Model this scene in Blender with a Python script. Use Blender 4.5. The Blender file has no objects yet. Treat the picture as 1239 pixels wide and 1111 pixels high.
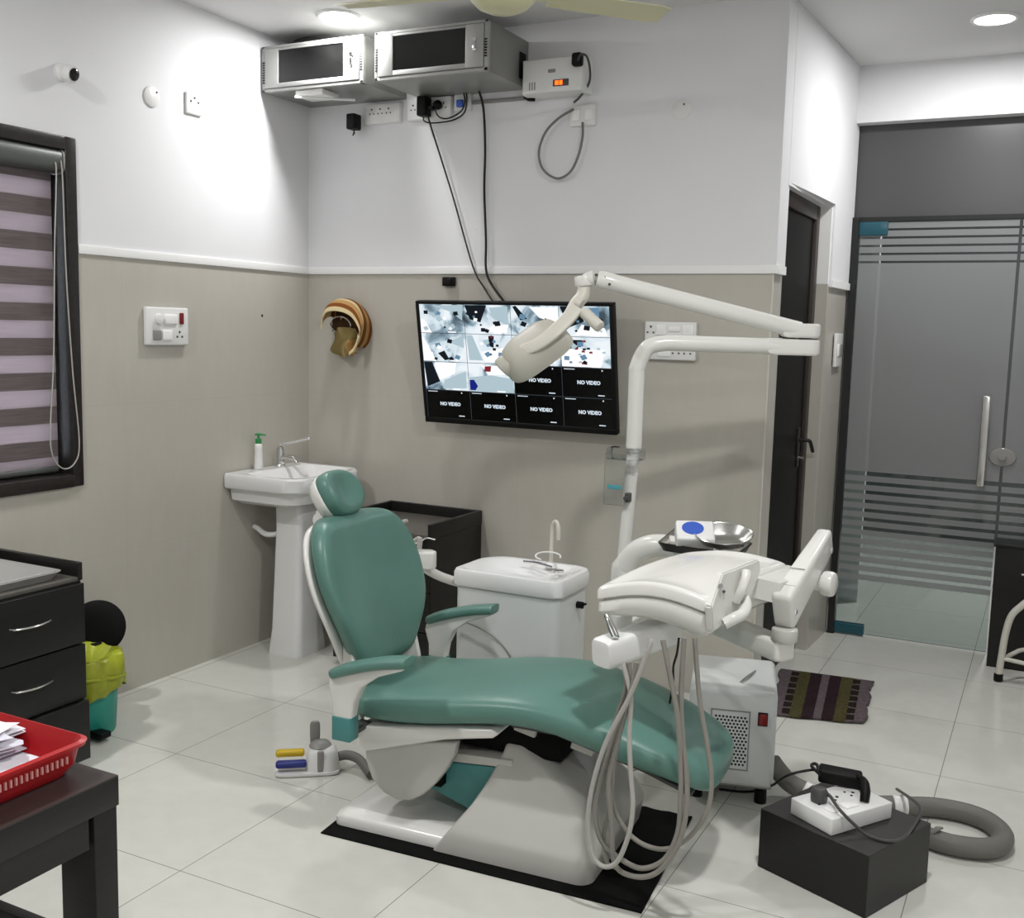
import bpy, bmesh, math, random
from mathutils import Vector, Matrix
PI = math.pi
sc = bpy.context.scene
col = sc.collection
random.seed(7)

# ------------------------------------------------------------------ camera
FPX = 1284.468
CAM = Vector((3.3717, -4.32864, 1.55002))
FW = Vector((-0.45034, 0.88454, -0.12158)).normalized()
RT = Vector((0.88951, 0.45625, 0.02457)).normalized()
UP = Vector((-0.07721, 0.09708, 0.99228)).normalized()
cd = bpy.data.cameras.new('camera')
cam = bpy.data.objects.new('camera', cd)
col.objects.link(cam)
cd.sensor_fit = 'HORIZONTAL'
cd.sensor_width = 36.0
cd.lens = FPX * 36.0 / 1239.0
cd.clip_start = 0.05
cam.matrix_world = Matrix(((RT.x, UP.x, -FW.x, CAM.x), (RT.y, UP.y, -FW.y, CAM.y),
                           (RT.z, UP.z, -FW.z, CAM.z), (0, 0, 0, 1)))
sc.camera = cam


def at(px, py, ax, val):
    """a measured image point on a known plane of the room -> world point"""
    d = FW + RT * ((px - 619.5) / FPX) - UP * ((py - 555.5) / FPX)
    i = 'xyz'.index(ax)
    return CAM + d * ((val - CAM[i]) / d[i])


# ------------------------------------------------------------------ materials
def lin(h):
    h = h.lstrip('#')
    o = []
    for i in (0, 2, 4):
        c = int(h[i:i + 2], 16) / 255
        o.append(c / 12.92 if c <= .04045 else ((c + .055) / 1.055) ** 2.4)
    return (o[0], o[1], o[2], 1)


def P(name, colr, rough=.5, metal=0., spec=.5, noise=0., nscale=8., nstretch=(1, 1, 1), bump=0., bscale=60.,
      trans=0., ior=1.45, emit=None, estr=0., coat=0., rvar=0.):
    m = bpy.data.materials.new(name)
    m.use_nodes = True
    nt = m.node_tree
    b = nt.nodes['Principled BSDF']
    c = lin(colr) if isinstance(colr, str) else tuple(colr) + (1,)
    b.inputs['Base Color'].default_value = c
    b.inputs['Roughness'].default_value = rough
    b.inputs['Metallic'].default_value = metal
    b.inputs['Specular IOR Level'].default_value = spec
    b.inputs['Transmission Weight'].default_value = trans
    b.inputs['IOR'].default_value = ior
    b.inputs['Coat Weight'].default_value = coat
    if emit:
        b.inputs['Emission Color'].default_value = lin(emit)
        b.inputs['Emission Strength'].default_value = estr
    if noise or bump or rvar:
        tc = nt.nodes.new('ShaderNodeTexCoord')
        mp = nt.nodes.new('ShaderNodeMapping')
        mp.inputs['Scale'].default_value = nstretch
        nt.links.new(tc.outputs['Object'], mp.inputs['Vector'])
    if noise or rvar:
        n = nt.nodes.new('ShaderNodeTexNoise')
        n.inputs['Scale'].default_value = nscale
        n.inputs['Detail'].default_value = 5
        nt.links.new(mp.outputs['Vector'], n.inputs['Vector'])
    if noise:
        r = nt.nodes.new('ShaderNodeValToRGB')
        r.color_ramp.elements[0].position = .3
        r.color_ramp.elements[1].position = .7
        r.color_ramp.elements[0].color = tuple(max(0, x * (1 - noise)) for x in c[:3]) + (1,)
        r.color_ramp.elements[1].color = tuple(min(1, x * (1 + noise)) for x in c[:3]) + (1,)
        nt.links.new(n.outputs['Fac'], r.inputs['Fac'])
        nt.links.new(r.outputs['Color'], b.inputs['Base Color'])
    if rvar:
        mr = nt.nodes.new('ShaderNodeMapRange')
        mr.inputs['To Min'].default_value = max(0, rough - rvar)
        mr.inputs['To Max'].default_value = min(1, rough + rvar)
        nt.links.new(n.outputs['Fac'], mr.inputs['Value'])
        nt.links.new(mr.outputs['Result'], b.inputs['Roughness'])
    if bump:
        n2 = nt.nodes.new('ShaderNodeTexNoise')
        n2.inputs['Scale'].default_value = bscale
        n2.inputs['Detail'].default_value = 3
        nt.links.new(mp.outputs['Vector'], n2.inputs['Vector'])
        bp = nt.nodes.new('ShaderNodeBump')
        bp.inputs['Strength'].default_value = bump
        bp.inputs['Distance'].default_value = .004
        nt.links.new(n2.outputs['Fac'], bp.inputs['Height'])
        nt.links.new(bp.outputs['Normal'], b.inputs['Normal'])
    return m


def EM(name, colr, s):
    m = bpy.data.materials.new(name)
    m.use_nodes = True
    nt = m.node_tree
    nt.nodes.clear()
    o = nt.nodes.new('ShaderNodeOutputMaterial')
    e = nt.nodes.new('ShaderNodeEmission')
    e.inputs['Color'].default_value = lin(colr)
    e.inputs['Strength'].default_value = s
    nt.links.new(e.outputs['Emission'], o.inputs['Surface'])
    return m


def tile_floor_mat():
    m = P('floor_tile', '#cfcec2', .13, spec=.5)
    nt = m.node_tree
    b = nt.nodes['Principled BSDF']
    tc = nt.nodes.new('ShaderNodeTexCoord')
    mp = nt.nodes.new('ShaderNodeMapping')
    mp.inputs['Location'].default_value = (-.6533 + .0015, 2.2047 + .0015, 0)
    br = nt.nodes.new('ShaderNodeTexBrick')
    br.offset = 0
    br.squash = 1
    br.inputs['Scale'].default_value = 1
    br.inputs['Mortar Size'].default_value = .0016
    br.inputs['Mortar Smooth'].default_value = .3
    br.inputs['Brick Width'].default_value = .6147
    br.inputs['Row Height'].default_value = .6087
    br.inputs['Color1'].default_value = lin('#d3d3cb')
    br.inputs['Color2'].default_value = lin('#d7d7d0')
    br.inputs['Mortar'].default_value = lin('#86837a')
    nt.links.new(tc.outputs['Object'], mp.inputs['Vector'])
    nt.links.new(mp.outputs['Vector'], br.inputs['Vector'])
    n = nt.nodes.new('ShaderNodeTexNoise')
    n.inputs['Scale'].default_value = 14
    n.inputs['Detail'].default_value = 6
    nt.links.new(tc.outputs['Object'], n.inputs['Vector'])
    mr = nt.nodes.new('ShaderNodeMapRange')
    mr.inputs['To Min'].default_value = .93
    mr.inputs['To Max'].default_value = 1.05
    nt.links.new(n.outputs['Fac'], mr.inputs['Value'])
    mx = nt.nodes.new('ShaderNodeMixRGB')
    mx.blend_type = 'MULTIPLY'
    mx.inputs['Fac'].default_value = 1
    nt.links.new(br.outputs['Color'], mx.inputs['Color1'])
    nt.links.new(mr.outputs['Result'], mx.inputs['Color2'])
    nt.links.new(mx.outputs['Color'], b.inputs['Base Color'])
    return m


def wall_tile_mat(name, ax):
    """beige glazed wall tile, faint vertical grain, hair-line joints; ax = the horizontal axis of that wall"""
    m = P(name, '#a39f92', .22, spec=.45)
    nt = m.node_tree
    b = nt.nodes['Principled BSDF']
    tc = nt.nodes.new('ShaderNodeTexCoord')
    mp = nt.nodes.new('ShaderNodeMapping')
    mp.inputs['Scale'].default_value = (9, 9, 2.2)
    nt.links.new(tc.outputs['Object'], mp.inputs['Vector'])
    n = nt.nodes.new('ShaderNodeTexNoise')
    n.inputs['Scale'].default_value = 2
    n.inputs['Detail'].default_value = 7
    n.inputs['Roughness'].default_value = .65
    nt.links.new(mp.outputs['Vector'], n.inputs['Vector'])
    r = nt.nodes.new('ShaderNodeValToRGB')
    r.color_ramp.elements[0].position = .3
    r.color_ramp.elements[1].position = .7
    r.color_ramp.elements[0].color = lin('#bab6ac')
    r.color_ramp.elements[1].color = lin('#bebab1')
    nt.links.new(n.outputs['Fac'], r.inputs['Fac'])
    sx = nt.nodes.new('ShaderNodeSeparateXYZ')
    nt.links.new(tc.outputs['Object'], sx.inputs['Vector'])
    cb = nt.nodes.new('ShaderNodeCombineXYZ')
    nt.links.new(sx.outputs['XYZ'.index(ax)], cb.inputs['X'])
    nt.links.new(sx.outputs['Z'], cb.inputs['Y'])
    br = nt.nodes.new('ShaderNodeTexBrick')
    br.offset = 0
    br.inputs['Scale'].default_value = 1
    br.inputs['Brick Width'].default_value = 1.2
    br.inputs['Row Height'].default_value = .604
    br.inputs['Mortar Size'].default_value = .0012
    br.inputs['Color1'].default_value = (1, 1, 1, 1)
    br.inputs['Color2'].default_value = (1, 1, 1, 1)
    br.inputs['Mortar'].default_value = (.93, .93, .92, 1)
    nt.links.new(cb.outputs['Vector'], br.inputs['Vector'])
    mx = nt.nodes.new('ShaderNodeMixRGB')
    mx.blend_type = 'MULTIPLY'
    mx.inputs['Fac'].default_value = 1
    nt.links.new(r.outputs['Color'], mx.inputs['Color1'])
    nt.links.new(br.outputs['Color'], mx.inputs['Color2'])
    nt.links.new(mx.outputs['Color'], b.inputs['Base Color'])
    return m


def glass_mat(name, frosted, tint=(.78, .83, .82, 1)):
    m = bpy.data.materials.new(name)
    m.use_nodes = True
    nt = m.node_tree
    nt.nodes.clear()
    o = nt.nodes.new('ShaderNodeOutputMaterial')
    fr = nt.nodes.new('ShaderNodeFresnel')
    fr.inputs['IOR'].default_value = 1.5
    gl = nt.nodes.new('ShaderNodeBsdfGlossy')
    gl.inputs['Roughness'].default_value = .18 if frosted else .02
    if frosted:
        t = nt.nodes.new('ShaderNodeBsdfTranslucent')
        t.inputs['Color'].default_value = (.5, .51, .52, 1)
        d = nt.nodes.new('ShaderNodeBsdfDiffuse')
        d.inputs['Color'].default_value = (.46, .465, .47, 1)
        tr = nt.nodes.new('ShaderNodeBsdfRefraction')
        tr.inputs['Color'].default_value = (.9, .91, .92, 1)
        tr.inputs['Roughness'].default_value = .33
        tr.inputs['IOR'].default_value = 1.04
        a = nt.nodes.new('ShaderNodeMixShader')
        a.inputs['Fac'].default_value = .75
        nt.links.new(t.outputs[0], a.inputs[1])
        nt.links.new(d.outputs[0], a.inputs[2])
        a2 = nt.nodes.new('ShaderNodeMixShader')
        a2.inputs['Fac'].default_value = .45
        nt.links.new(a.outputs[0], a2.inputs[1])
        nt.links.new(tr.outputs[0], a2.inputs[2])
        base = a2
    else:
        base = nt.nodes.new('ShaderNodeBsdfTransparent')
        base.inputs['Color'].default_value = tint
    mx = nt.nodes.new('ShaderNodeMixShader')
    nt.links.new(fr.outputs[0], mx.inputs['Fac'])
    nt.links.new(base.outputs[0], mx.inputs[1])
    nt.links.new(gl.outputs[0], mx.inputs[2])
    nt.links.new(mx.outputs[0], o.inputs['Surface'])
    return m


def blind_mat():
    m = bpy.data.materials.new('zebra_blind_fabric')
    m.use_nodes = True
    nt = m.node_tree
    nt.nodes.clear()
    o = nt.nodes.new('ShaderNodeOutputMaterial')
    tc = nt.nodes.new('ShaderNodeTexCoord')
    sx = nt.nodes.new('ShaderNodeSeparateXYZ')
    nt.links.new(tc.outputs['Object'], sx.inputs['Vector'])
    mod = nt.nodes.new('ShaderNodeMath')
    mod.operation = 'PINGPONG'
    mod.inputs[1].default_value = .065
    ad = nt.nodes.new('ShaderNodeMath')
    ad.inputs[1].default_value = -.042
    nt.links.new(sx.outputs['Z'], ad.inputs[0])
    nt.links.new(ad.outputs[0], mod.inputs[0])
    gt = nt.nodes.new('ShaderNodeMath')
    gt.operation = 'GREATER_THAN'
    gt.inputs[1].default_value = .0325
    nt.links.new(mod.outputs[0], gt.inputs[0])
    mp = nt.nodes.new('ShaderNodeMapping')
    mp.inputs['Scale'].default_value = (2, 3, 160)
    nt.links.new(tc.outputs['Object'], mp.inputs['Vector'])
    n = nt.nodes.new('ShaderNodeTexNoise')
    n.inputs['Scale'].default_value = 2
    n.inputs['Detail'].default_value = 4
    nt.links.new(mp.outputs['Vector'], n.inputs['Vector'])

    def ramp(a, b):
        r = nt.nodes.new('ShaderNodeValToRGB')
        r.color_ramp.elements[0].position = .3
        r.color_ramp.elements[1].position = .7
        r.color_ramp.elements[0].color = lin(a)
        r.color_ramp.elements[1].color = lin(b)
        nt.links.new(n.outputs['Fac'], r.inputs['Fac'])
        return r
    r1 = ramp('#655d5d', '#8a8180')
    r2 = ramp('#988f92', '#beb5b8')
    d1 = nt.nodes.new('ShaderNodeBsdfDiffuse')
    nt.links.new(r1.outputs[0], d1.inputs['Color'])
    t1 = nt.nodes.new('ShaderNodeBsdfTranslucent')
    t1.inputs['Color'].default_value = lin('#b0a5a8')
    s1 = nt.nodes.new('ShaderNodeMixShader')
    s1.inputs['Fac'].default_value = .3
    nt.links.new(d1.outputs[0], s1.inputs[1])
    nt.links.new(t1.outputs[0], s1.inputs[2])
    d2 = nt.nodes.new('ShaderNodeBsdfDiffuse')
    nt.links.new(r2.outputs[0], d2.inputs['Color'])
    t2 = nt.nodes.new('ShaderNodeBsdfTranslucent')
    t2.inputs['Color'].default_value = lin('#e2dbdd')
    s2 = nt.nodes.new('ShaderNodeMixShader')
    s2.inputs['Fac'].default_value = .65
    nt.links.new(d2.outputs[0], s2.inputs[1])
    nt.links.new(t2.outputs[0], s2.inputs[2])
    mx = nt.nodes.new('ShaderNodeMixShader')
    nt.links.new(gt.outputs[0], mx.inputs['Fac'])
    nt.links.new(s1.outputs[0], mx.inputs[1])
    nt.links.new(s2.outputs[0], mx.inputs[2])
    nt.links.new(mx.outputs[0], o.inputs['Surface'])
    return m


def feed_mat():
    """a surveillance picture on the lit screen: bluish-white room with dark blotches"""
    m = bpy.data.materials.new('camera_picture')
    m.use_nodes = True
    nt = m.node_tree
    nt.nodes.clear()
    o = nt.nodes.new('ShaderNodeOutputMaterial')
    e = nt.nodes.new('ShaderNodeEmission')
    tc = nt.nodes.new('ShaderNodeTexCoord')
    n = nt.nodes.new('ShaderNodeTexNoise')
    n.inputs['Scale'].default_value = 9
    n.inputs['Detail'].default_value = 4
    n.inputs['Distortion'].default_value = .6
    nt.links.new(tc.outputs['Object'], n.inputs['Vector'])
    r = nt.nodes.new('ShaderNodeValToRGB')
    cr = r.color_ramp
    cr.elements[0].position = .34
    cr.elements[0].color = lin('#46535c')
    cr.elements[1].position = .62
    cr.elements[1].color = lin('#eff6fb')
    x = cr.elements.new(.43)
    x.color = lin('#8ea6b4')
    x = cr.elements.new(.5)
    x.color = lin('#d6e4ec')
    nt.links.new(n.outputs['Fac'], r.inputs['Fac'])
    nt.links.new(r.outputs[0], e.inputs['Color'])
    e.inputs['Strength'].default_value = 1.0
    nt.links.new(e.outputs[0], o.inputs['Surface'])
    return m


M = {}
M['white_wall'] = P('white_plaster', '#e5e5e7', .75, spec=.2, noise=.015, nscale=3, bump=.08, bscale=90)
M['ceiling'] = P('ceiling_paint', '#dcdcdc', .8, spec=.2)
M['bead'] = P('tile_bead', '#cbc8bd', .4)
M['trim'] = P('trim_paint', '#efefee', .6, spec=.3)
M['floor'] = tile_floor_mat()
M['tile_y'] = wall_tile_mat('wall_tile_left', 'Y')
M['tile_x'] = wall_tile_mat('wall_tile_back', 'X')
M['granite'] = P('dark_granite', '#292524', .3, spec=.45, noise=.25, nscale=60, bump=.05)
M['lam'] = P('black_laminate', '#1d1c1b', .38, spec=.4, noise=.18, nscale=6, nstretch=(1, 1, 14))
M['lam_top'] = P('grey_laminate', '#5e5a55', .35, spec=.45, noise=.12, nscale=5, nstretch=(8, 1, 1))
M['lam_front'] = P('drawer_laminate', '#191918', .4, spec=.4, noise=.15, nscale=6, nstretch=(1, 1, 14))
M['gap'] = P('shadow_gap', '#060606', .8)
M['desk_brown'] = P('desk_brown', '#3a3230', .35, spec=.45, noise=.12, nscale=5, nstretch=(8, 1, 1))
M['steel'] = P('brushed_steel', '#c9c8c4', .22, metal=1, rvar=.08, nscale=30)
M['steel_bright'] = P('bright_steel', '#dcdcda', .32, metal=.65, rvar=.08, nscale=30)
M['chrome'] = P('chrome', '#d9d9d8', .1, metal=1)
M['vinyl'] = P('green_vinyl', '#5a8076', .36, spec=.45, noise=.07, nscale=4, bump=.1, bscale=140, rvar=.05)
M['vinyl_b'] = P('teal_plastic', '#4a8583', .4, spec=.4, noise=.04)
M['enamel'] = P('white_enamel', '#dddcd7', .22, spec=.5, coat=.15, noise=.012, nscale=4)
M['enamel_g'] = P('grey_white_shell', '#bdbcb6', .3, spec=.45, noise=.015, nscale=4)
M['unitwhite'] = P('unit_white', '#d3d6d4', .28, spec=.5, noise=.012, nscale=4)
M['ivory'] = P('ivory_plastic', '#cfccc1', .4, spec=.4, noise=.02, nscale=5)
M['lampshell'] = P('lamp_shell', '#b6b3a8', .45, spec=.4, noise=.03, nscale=6)
M['ceramic'] = P('white_ceramic', '#e4e4e3', .1, spec=.55, coat=.3)
M['plastic_w'] = P('white_plastic', '#e6e6e4', .35, spec=.45)
M['plastic_g'] = P('grey_plastic', '#8b8a86', .4, spec=.4)
M['plastic_dg'] = P('dark_grey_plastic', '#4a4a49', .45, spec=.4)
M['plastic_k'] = P('black_plastic', '#090909', .5, spec=.25)
M['rubber'] = P('black_rubber', '#0b0b0b', .8, spec=.15, bump=.2, bscale=300)
M['cable_k'] = P('black_cable', '#111111', .5)
M['cable_g'] = P('grey_cable', '#77756f', .5)
M['hose_l'] = P('light_grey_hose', '#adaba5', .4)
M['hose_g'] = P('beige_grey_hose', '#86837c', .45)
M['hose_v'] = P('vacuum_hose', '#6d6c66', .55, bump=.3, bscale=120)
M['rackgrey'] = P('rack_paint', '#a4a4a2', .4, spec=.4, noise=.02, nscale=5)
M['rackside'] = P('rack_side_paint', '#8f908c', .35, metal=.35, noise=.12, nscale=5)
M['darkglass'] = P('dark_glass', '#101010', .06, spec=.6, noise=.6, nscale=7)
M['screen'] = P('screen_black', '#030304', .25, spec=.3)
M['feed'] = feed_mat()
M['fd'] = EM('picture_dark', '#1b2026', .9)
M['fb'] = EM('picture_blue', '#6d93b0', .9)
M['fw'] = EM('picture_white', '#ffffff', 1.05)
M['fr'] = EM('picture_red', '#8a2f3a', .9)
M['fn'] = EM('picture_navy', '#1d2a86', .9)
M['ft'] = EM('picture_pale', '#b9cfd8', .9)
M['osd'] = EM('screen_lettering', '#dbe8f2', 1.0)
M['osd2'] = EM('screen_line', '#55606a', .6)
M['glass'] = glass_mat('clear_glass', False)
M['frost'] = glass_mat('frosted_film', True)
M['pane'] = P('window_glass', '#ffffff', .02, trans=1, ior=1.45)
M['transom'] = P('dark_grey_panel', '#4b4b4c', .3, spec=.5)
M['alu'] = P('dark_aluminium', '#2a2b2b', .4, metal=.4)
M['bluetape'] = P('blue_fitting_film', '#1d4f5c', .3)
M['doordark'] = P('dark_door', '#0b0a08', .45, spec=.15, noise=.2, nscale=5, nstretch=(6, 6, 1))
M['doorbrown'] = P('brown_door_edge', '#2c231d', .4)
M['green_cap'] = P('green_cap', '#2f8a4b', .4)
M['bag'] = P('yellow_bag', '#a3ab33', .35, spec=.4, noise=.3, nscale=9, bump=.6, bscale=25)
M['bin'] = P('teal_bin', '#2c9484', .4)
M['binlid'] = P('black_lid', '#060606', .6, spec=.2)
M['red'] = P('red_plastic', '#b3191f', .35, spec=.5)
M['redsw'] = P('red_switch', '#7a1512', .3)
M['slotpink'] = P('pale_slot', '#cf8d88', .5)
M['paper'] = P('paper', '#ececf2', .8)
M['paper2'] = P('paper_printed', '#dcdce6', .8, noise=.08, nscale=60, nstretch=(1, 8, 1))
M['yellow'] = P('yellow_pedal', '#d3b21f', .4)
M['blue'] = P('blue_pedal', '#24307c', .4)
M['blueoval'] = P('blue_print', '#3c5fc0', .4)
M['cream_fan'] = P('cream_fan', '#d0cda8', .35, spec=.5)
M['acrylic'] = glass_mat('clear_acrylic', False, (.93, .95, .95, 1))
M['teal_sticker'] = P('teal_sticker', '#4f9aa3', .5)
M['tan'] = P('towel_tan', '#b08a57', .9, spec=.1, bump=.4, bscale=300)
M['brown'] = P('towel_brown', '#7c4a24', .9, spec=.1, bump=.4, bscale=300)
M['cream'] = P('towel_cream', '#cdbd94', .9, spec=.1, bump=.4, bscale=300)
M['khaki'] = P('towel_khaki', '#8a7a4f', .9, spec=.1, bump=.4, bscale=300)
M['tdark'] = P('towel_dark', '#4a3624', .9, spec=.1, bump=.4, bscale=300)
M['rug_m'] = P('rug_mauve', '#5f5558', .95, spec=.05, noise=.25, nscale=70, bump=.8, bscale=160)
M['rug_d'] = P('rug_dark', '#28221c', .95, spec=.05, noise=.3, nscale=70, bump=.8, bscale=160)
M['rug_o'] = P('rug_olive', '#4a462e', .95, spec=.05, noise=.25, nscale=70, bump=.8, bscale=160)
M['rug_p'] = P('rug_purple', '#2f2327', .95, spec=.05, noise=.25, nscale=70, bump=.8, bscale=160)
M['lampon'] = EM('lamp_diffuser', '#fffdf8', 14.)
M['led'] = EM('orange_led', '#ff5a18', 3.)
M['ledr'] = EM('red_led', '#ff8a4a', 4.)
M['ledw'] = P('glossy_white_button', '#f4f4f2', .15)
M['blind'] = blind_mat()
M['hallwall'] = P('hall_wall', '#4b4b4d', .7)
M['cassette'] = P('cassette_grey', '#5d605d', .4, metal=.3)

# ------------------------------------------------------------------ geometry helpers
ROOT = {}


def mesh_from(bm, name, sharp=38):
    bmesh.ops.recalc_face_normals(bm, faces=bm.faces[:])
    for f in bm.faces:
        f.smooth = True
    lim = math.radians(sharp)
    for e in bm.edges:
        if len(e.link_faces) == 2:
            e.smooth = e.calc_face_angle(0) < lim
    me = bpy.data.meshes.new(name)
    bm.to_mesh(me)
    bm.free()
    return me


def obj(name, bm, mat, parent=None, world=True, kind=None, label=None, sharp=38, loc=None, subd=0):
    """link a bmesh as ONE mesh object; world-space verts are brought into the parent's frame"""
    if parent is not None and world:
        bm.transform(ROOT[parent.name].inverted())
    if parent is None and loc is not None:
        bm.transform(Matrix.Translation(-Vector(loc)))
    me = mesh_from(bm, name, sharp)
    for m in (mat if isinstance(mat, (list, tuple)) else [mat]):
        me.materials.append(M[m] if isinstance(m, str) else m)
    o = bpy.data.objects.new(name, me)
    col.objects.link(o)
    if parent is not None:
        o.parent = parent
        ROOT[o.name] = ROOT[parent.name]
    else:
        T = Matrix.Translation(Vector(loc)) if loc is not None else Matrix()
        o.matrix_world = T
        ROOT[o.name] = T
    if kind:
        o['kind'] = kind
    if label:
        o['label'] = label
    if subd:
        s = o.modifiers.new('subd', 'SUBSURF')
        s.levels = s.render_levels = subd
    return o


def thing(name, label, cat, loc=(0, 0, 0), rotz=0, group=None):
    o = bpy.data.objects.new(name, None)
    o.empty_display_size = .05
    col.objects.link(o)
    o.location = loc
    o.rotation_euler = (0, 0, rotz)
    o['label'] = label
    o['category'] = cat
    if group:
        o['group'] = group
    ROOT[o.name] = Matrix.Translation(Vector(loc)) @ Matrix.Rotation(rotz, 4, 'Z')
    return o


def tag(o, label, cat, group=None, kind=None):
    o['label'] = label
    o['category'] = cat
    if group:
        o['group'] = group
    if kind:
        o['kind'] = kind
    return o


def join(*bms):
    out = bmesh.new()
    for b in bms:
        me = bpy.data.meshes.new('tmp')
        b.to_mesh(me)
        b.free()
        out.from_mesh(me)
        bpy.data.meshes.remove(me)
    return out


def box(c, s, bev=0., rz=0., mi=0, seg=3, mat=None):
    """box centred at c of size s, edges rounded by bev, turned rz about its centre"""
    bm = bmesh.new()
    bmesh.ops.create_cube(bm, size=1)
    bmesh.ops.scale(bm, vec=s, verts=bm.verts)
    if bev:
        bmesh.ops.bevel(bm, geom=bm.edges[:], offset=min(bev, min(s) * .49), segments=seg, affect='EDGES', profile=.5)
    if mat is not None:
        bm.transform(mat)
    if rz:
        bm.transform(Matrix.Rotation(rz, 4, 'Z'))
    bm.transform(Matrix.Translation(Vector(c)))
    for f in bm.faces:
        f.material_index = mi
    return bm


def bx(x0, x1, y0, y1, z0, z1, bev=0., mi=0):
    return box(((x0 + x1) / 2, (y0 + y1) / 2, (z0 + z1) / 2), (abs(x1 - x0), abs(y1 - y0), abs(z1 - z0)), bev, mi=mi)


def loft(rings, cap=True, closed=True, mi=0, loop=False):
    bm = bmesh.new()
    vs = [[bm.verts.new(p) for p in r] for r in rings]
    n = len(rings[0])
    pairs = list(zip(vs, vs[1:])) + ([(vs[-1], vs[0])] if loop else [])
    for a, b in pairs:
        for i in range(n if closed else n - 1):
            j = (i + 1) % n
            try:
                f = bm.faces.new((a[i], a[j], b[j], b[i]))
                f.material_index = mi
            except ValueError:
                pass
    if cap and closed and not loop:
        bm.faces.new(list(reversed(vs[0]))).material_index = mi
        bm.faces.new(vs[-1]).material_index = mi
    return bm


def spline(pts, n=8, closed=False):
    pts = [Vector(p) for p in pts]
    if len(pts) < 3:
        return pts
    out = []
    N = len(pts)
    for i in range(N if closed else N - 1):
        p1, p2 = pts[i], pts[(i + 1) % N]
        p0 = pts[i - 1] if (closed or i > 0) else p1 * 2 - p2
        p3 = pts[(i + 2) % N] if (closed or i + 2 < N) else p2 * 2 - p1
        for k in range(n):
            t = k / n
            out.append(.5 * (2 * p1 + (p2 - p0) * t + (2 * p0 - 5 * p1 + 4 * p2 - p3) * t * t +
                             (3 * p1 - p0 - 3 * p2 + p3) * t ** 3))
    if not closed:
        out.append(pts[-1])
    return out


def tube(pts, r, seg=10, smooth=0, closed=False, mi=0, flat=1.0):
    """round bar along pts; r a number or one radius per point"""
    p = spline(pts, smooth, closed) if smooth else [Vector(q) for q in pts]
    N = len(p)
    if not isinstance(r, (list, tuple)):
        rr = [r] * N
    else:
        rr = [r[min(len(r) - 1, int(i * (len(r) - 1) / max(1, N - 1) + .5))] for i in range(N)]
        if smooth:
            rr = []
            for i in range(N):
                t = i * (len(r) - 1) / (N - 1)
                k = min(int(t), len(r) - 2)
                rr.append(r[k] + (r[k + 1] - r[k]) * (t - k))
    rings = []
    nrm = None
    for i in range(N):
        if closed:
            d = (p[(i + 1) % N] - p[i - 1])
        else:
            d = (p[min(N - 1, i + 1)] - p[max(0, i - 1)])
        d = d.normalized() if d.length > 1e-9 else Vector((0, 0, 1))
        if nrm is None:
            a = Vector((0, 0, 1)) if abs(d.z) < .9 else Vector((1, 0, 0))
            nrm = (a - d * a.dot(d)).normalized()
        else:
            nrm = (nrm - d * nrm.dot(d))
            nrm = nrm.normalized() if nrm.length > 1e-6 else d.orthogonal().normalized()
        b = d.cross(nrm)
        rings.append([p[i] + (nrm * math.cos(2 * PI * k / seg) * flat + b * math.sin(2 * PI * k / seg)) * rr[i] for k in range(seg)])
    return loft(rings, mi=mi, loop=closed, cap=not closed)


def cyl(a, b, r, seg=20, r2=None, bev=0.):
    a, b = Vector(a), Vector(b)
    r2 = r if r2 is None else r2
    if not bev:
        return tube([a, b], [r, r2], seg)
    d = (b - a).normalized()
    L = (b - a).length
    e = min(bev, L * .45)
    pts = [a, a + d * e * .3, a + d * e, b - d * e, b - d * e * .3, b]
    return tube(pts, [r - e, r - e * .3, r, r2, r2 - e * .3, r2 - e], seg)


def lathe(prof, c=(0, 0, 0), seg=28, mat=None, cap=True, sx=1, sy=1):
    rings = [[Vector((r * math.cos(2 * PI * k / seg) * sx, r * math.sin(2 * PI * k / seg) * sy, z)) for k in range(seg)] for r, z in prof]
    bm = loft(rings, cap=cap)
    if mat is not None:
        bm.transform(mat)
    bm.transform(Matrix.Translation(Vector(c)))
    return bm


def sup(a, b, n=4., k=36):
    """superellipse outline, half axes a, b"""
    o = []
    for i in range(k):
        t = 2 * PI * i / k
        c, s = math.cos(t), math.sin(t)
        o.append((math.copysign(abs(c) ** (2 / n), c) * a, math.copysign(abs(s) ** (2 / n), s) * b))
    return o


def prism(pts2, f, h, bev=0., mi=0):
    """outline pts2 extruded by vector h; f maps 2D -> 3D"""
    bm = bmesh.new()
    vs = [bm.verts.new(f(*p)) for p in pts2]
    bm.faces.new(vs)
    r = bmesh.ops.extrude_face_region(bm, geom=bm.faces[:])
    bmesh.ops.translate(bm, verts=[v for v in r['geom'] if isinstance(v, bmesh.types.BMVert)], vec=Vector(h))
    bmesh.ops.recalc_face_normals(bm, faces=bm.faces[:])
    if bev:
        es = [e for e in bm.edges if len(e.link_faces) == 2 and e.calc_face_angle(0) > .6]
        bmesh.ops.bevel(bm, geom=es, offset=bev, segments=3, affect='EDGES', profile=.5)
    for q in bm.faces:
        q.material_index = mi
    return bm


def quadsheet(rows, th=0., mi=None):
    """grid of points -> sheet; mi(i, j) gives the material index; th adds thickness"""
    bm = bmesh.new()
    vs = [[bm.verts.new(p) for p in r] for r in rows]
    for i in range(len(rows) - 1):
        for j in range(len(rows[0]) - 1):
            f = bm.faces.new((vs[i][j], vs[i][j + 1], vs[i + 1][j + 1], vs[i + 1][j]))
            if mi:
                f.material_index = mi(i, j)
    if th:
        bmesh.ops.recalc_face_normals(bm, faces=bm.faces[:])
        bmesh.ops.solidify(bm, geom=bm.faces[:], thickness=th)
    return bm


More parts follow.
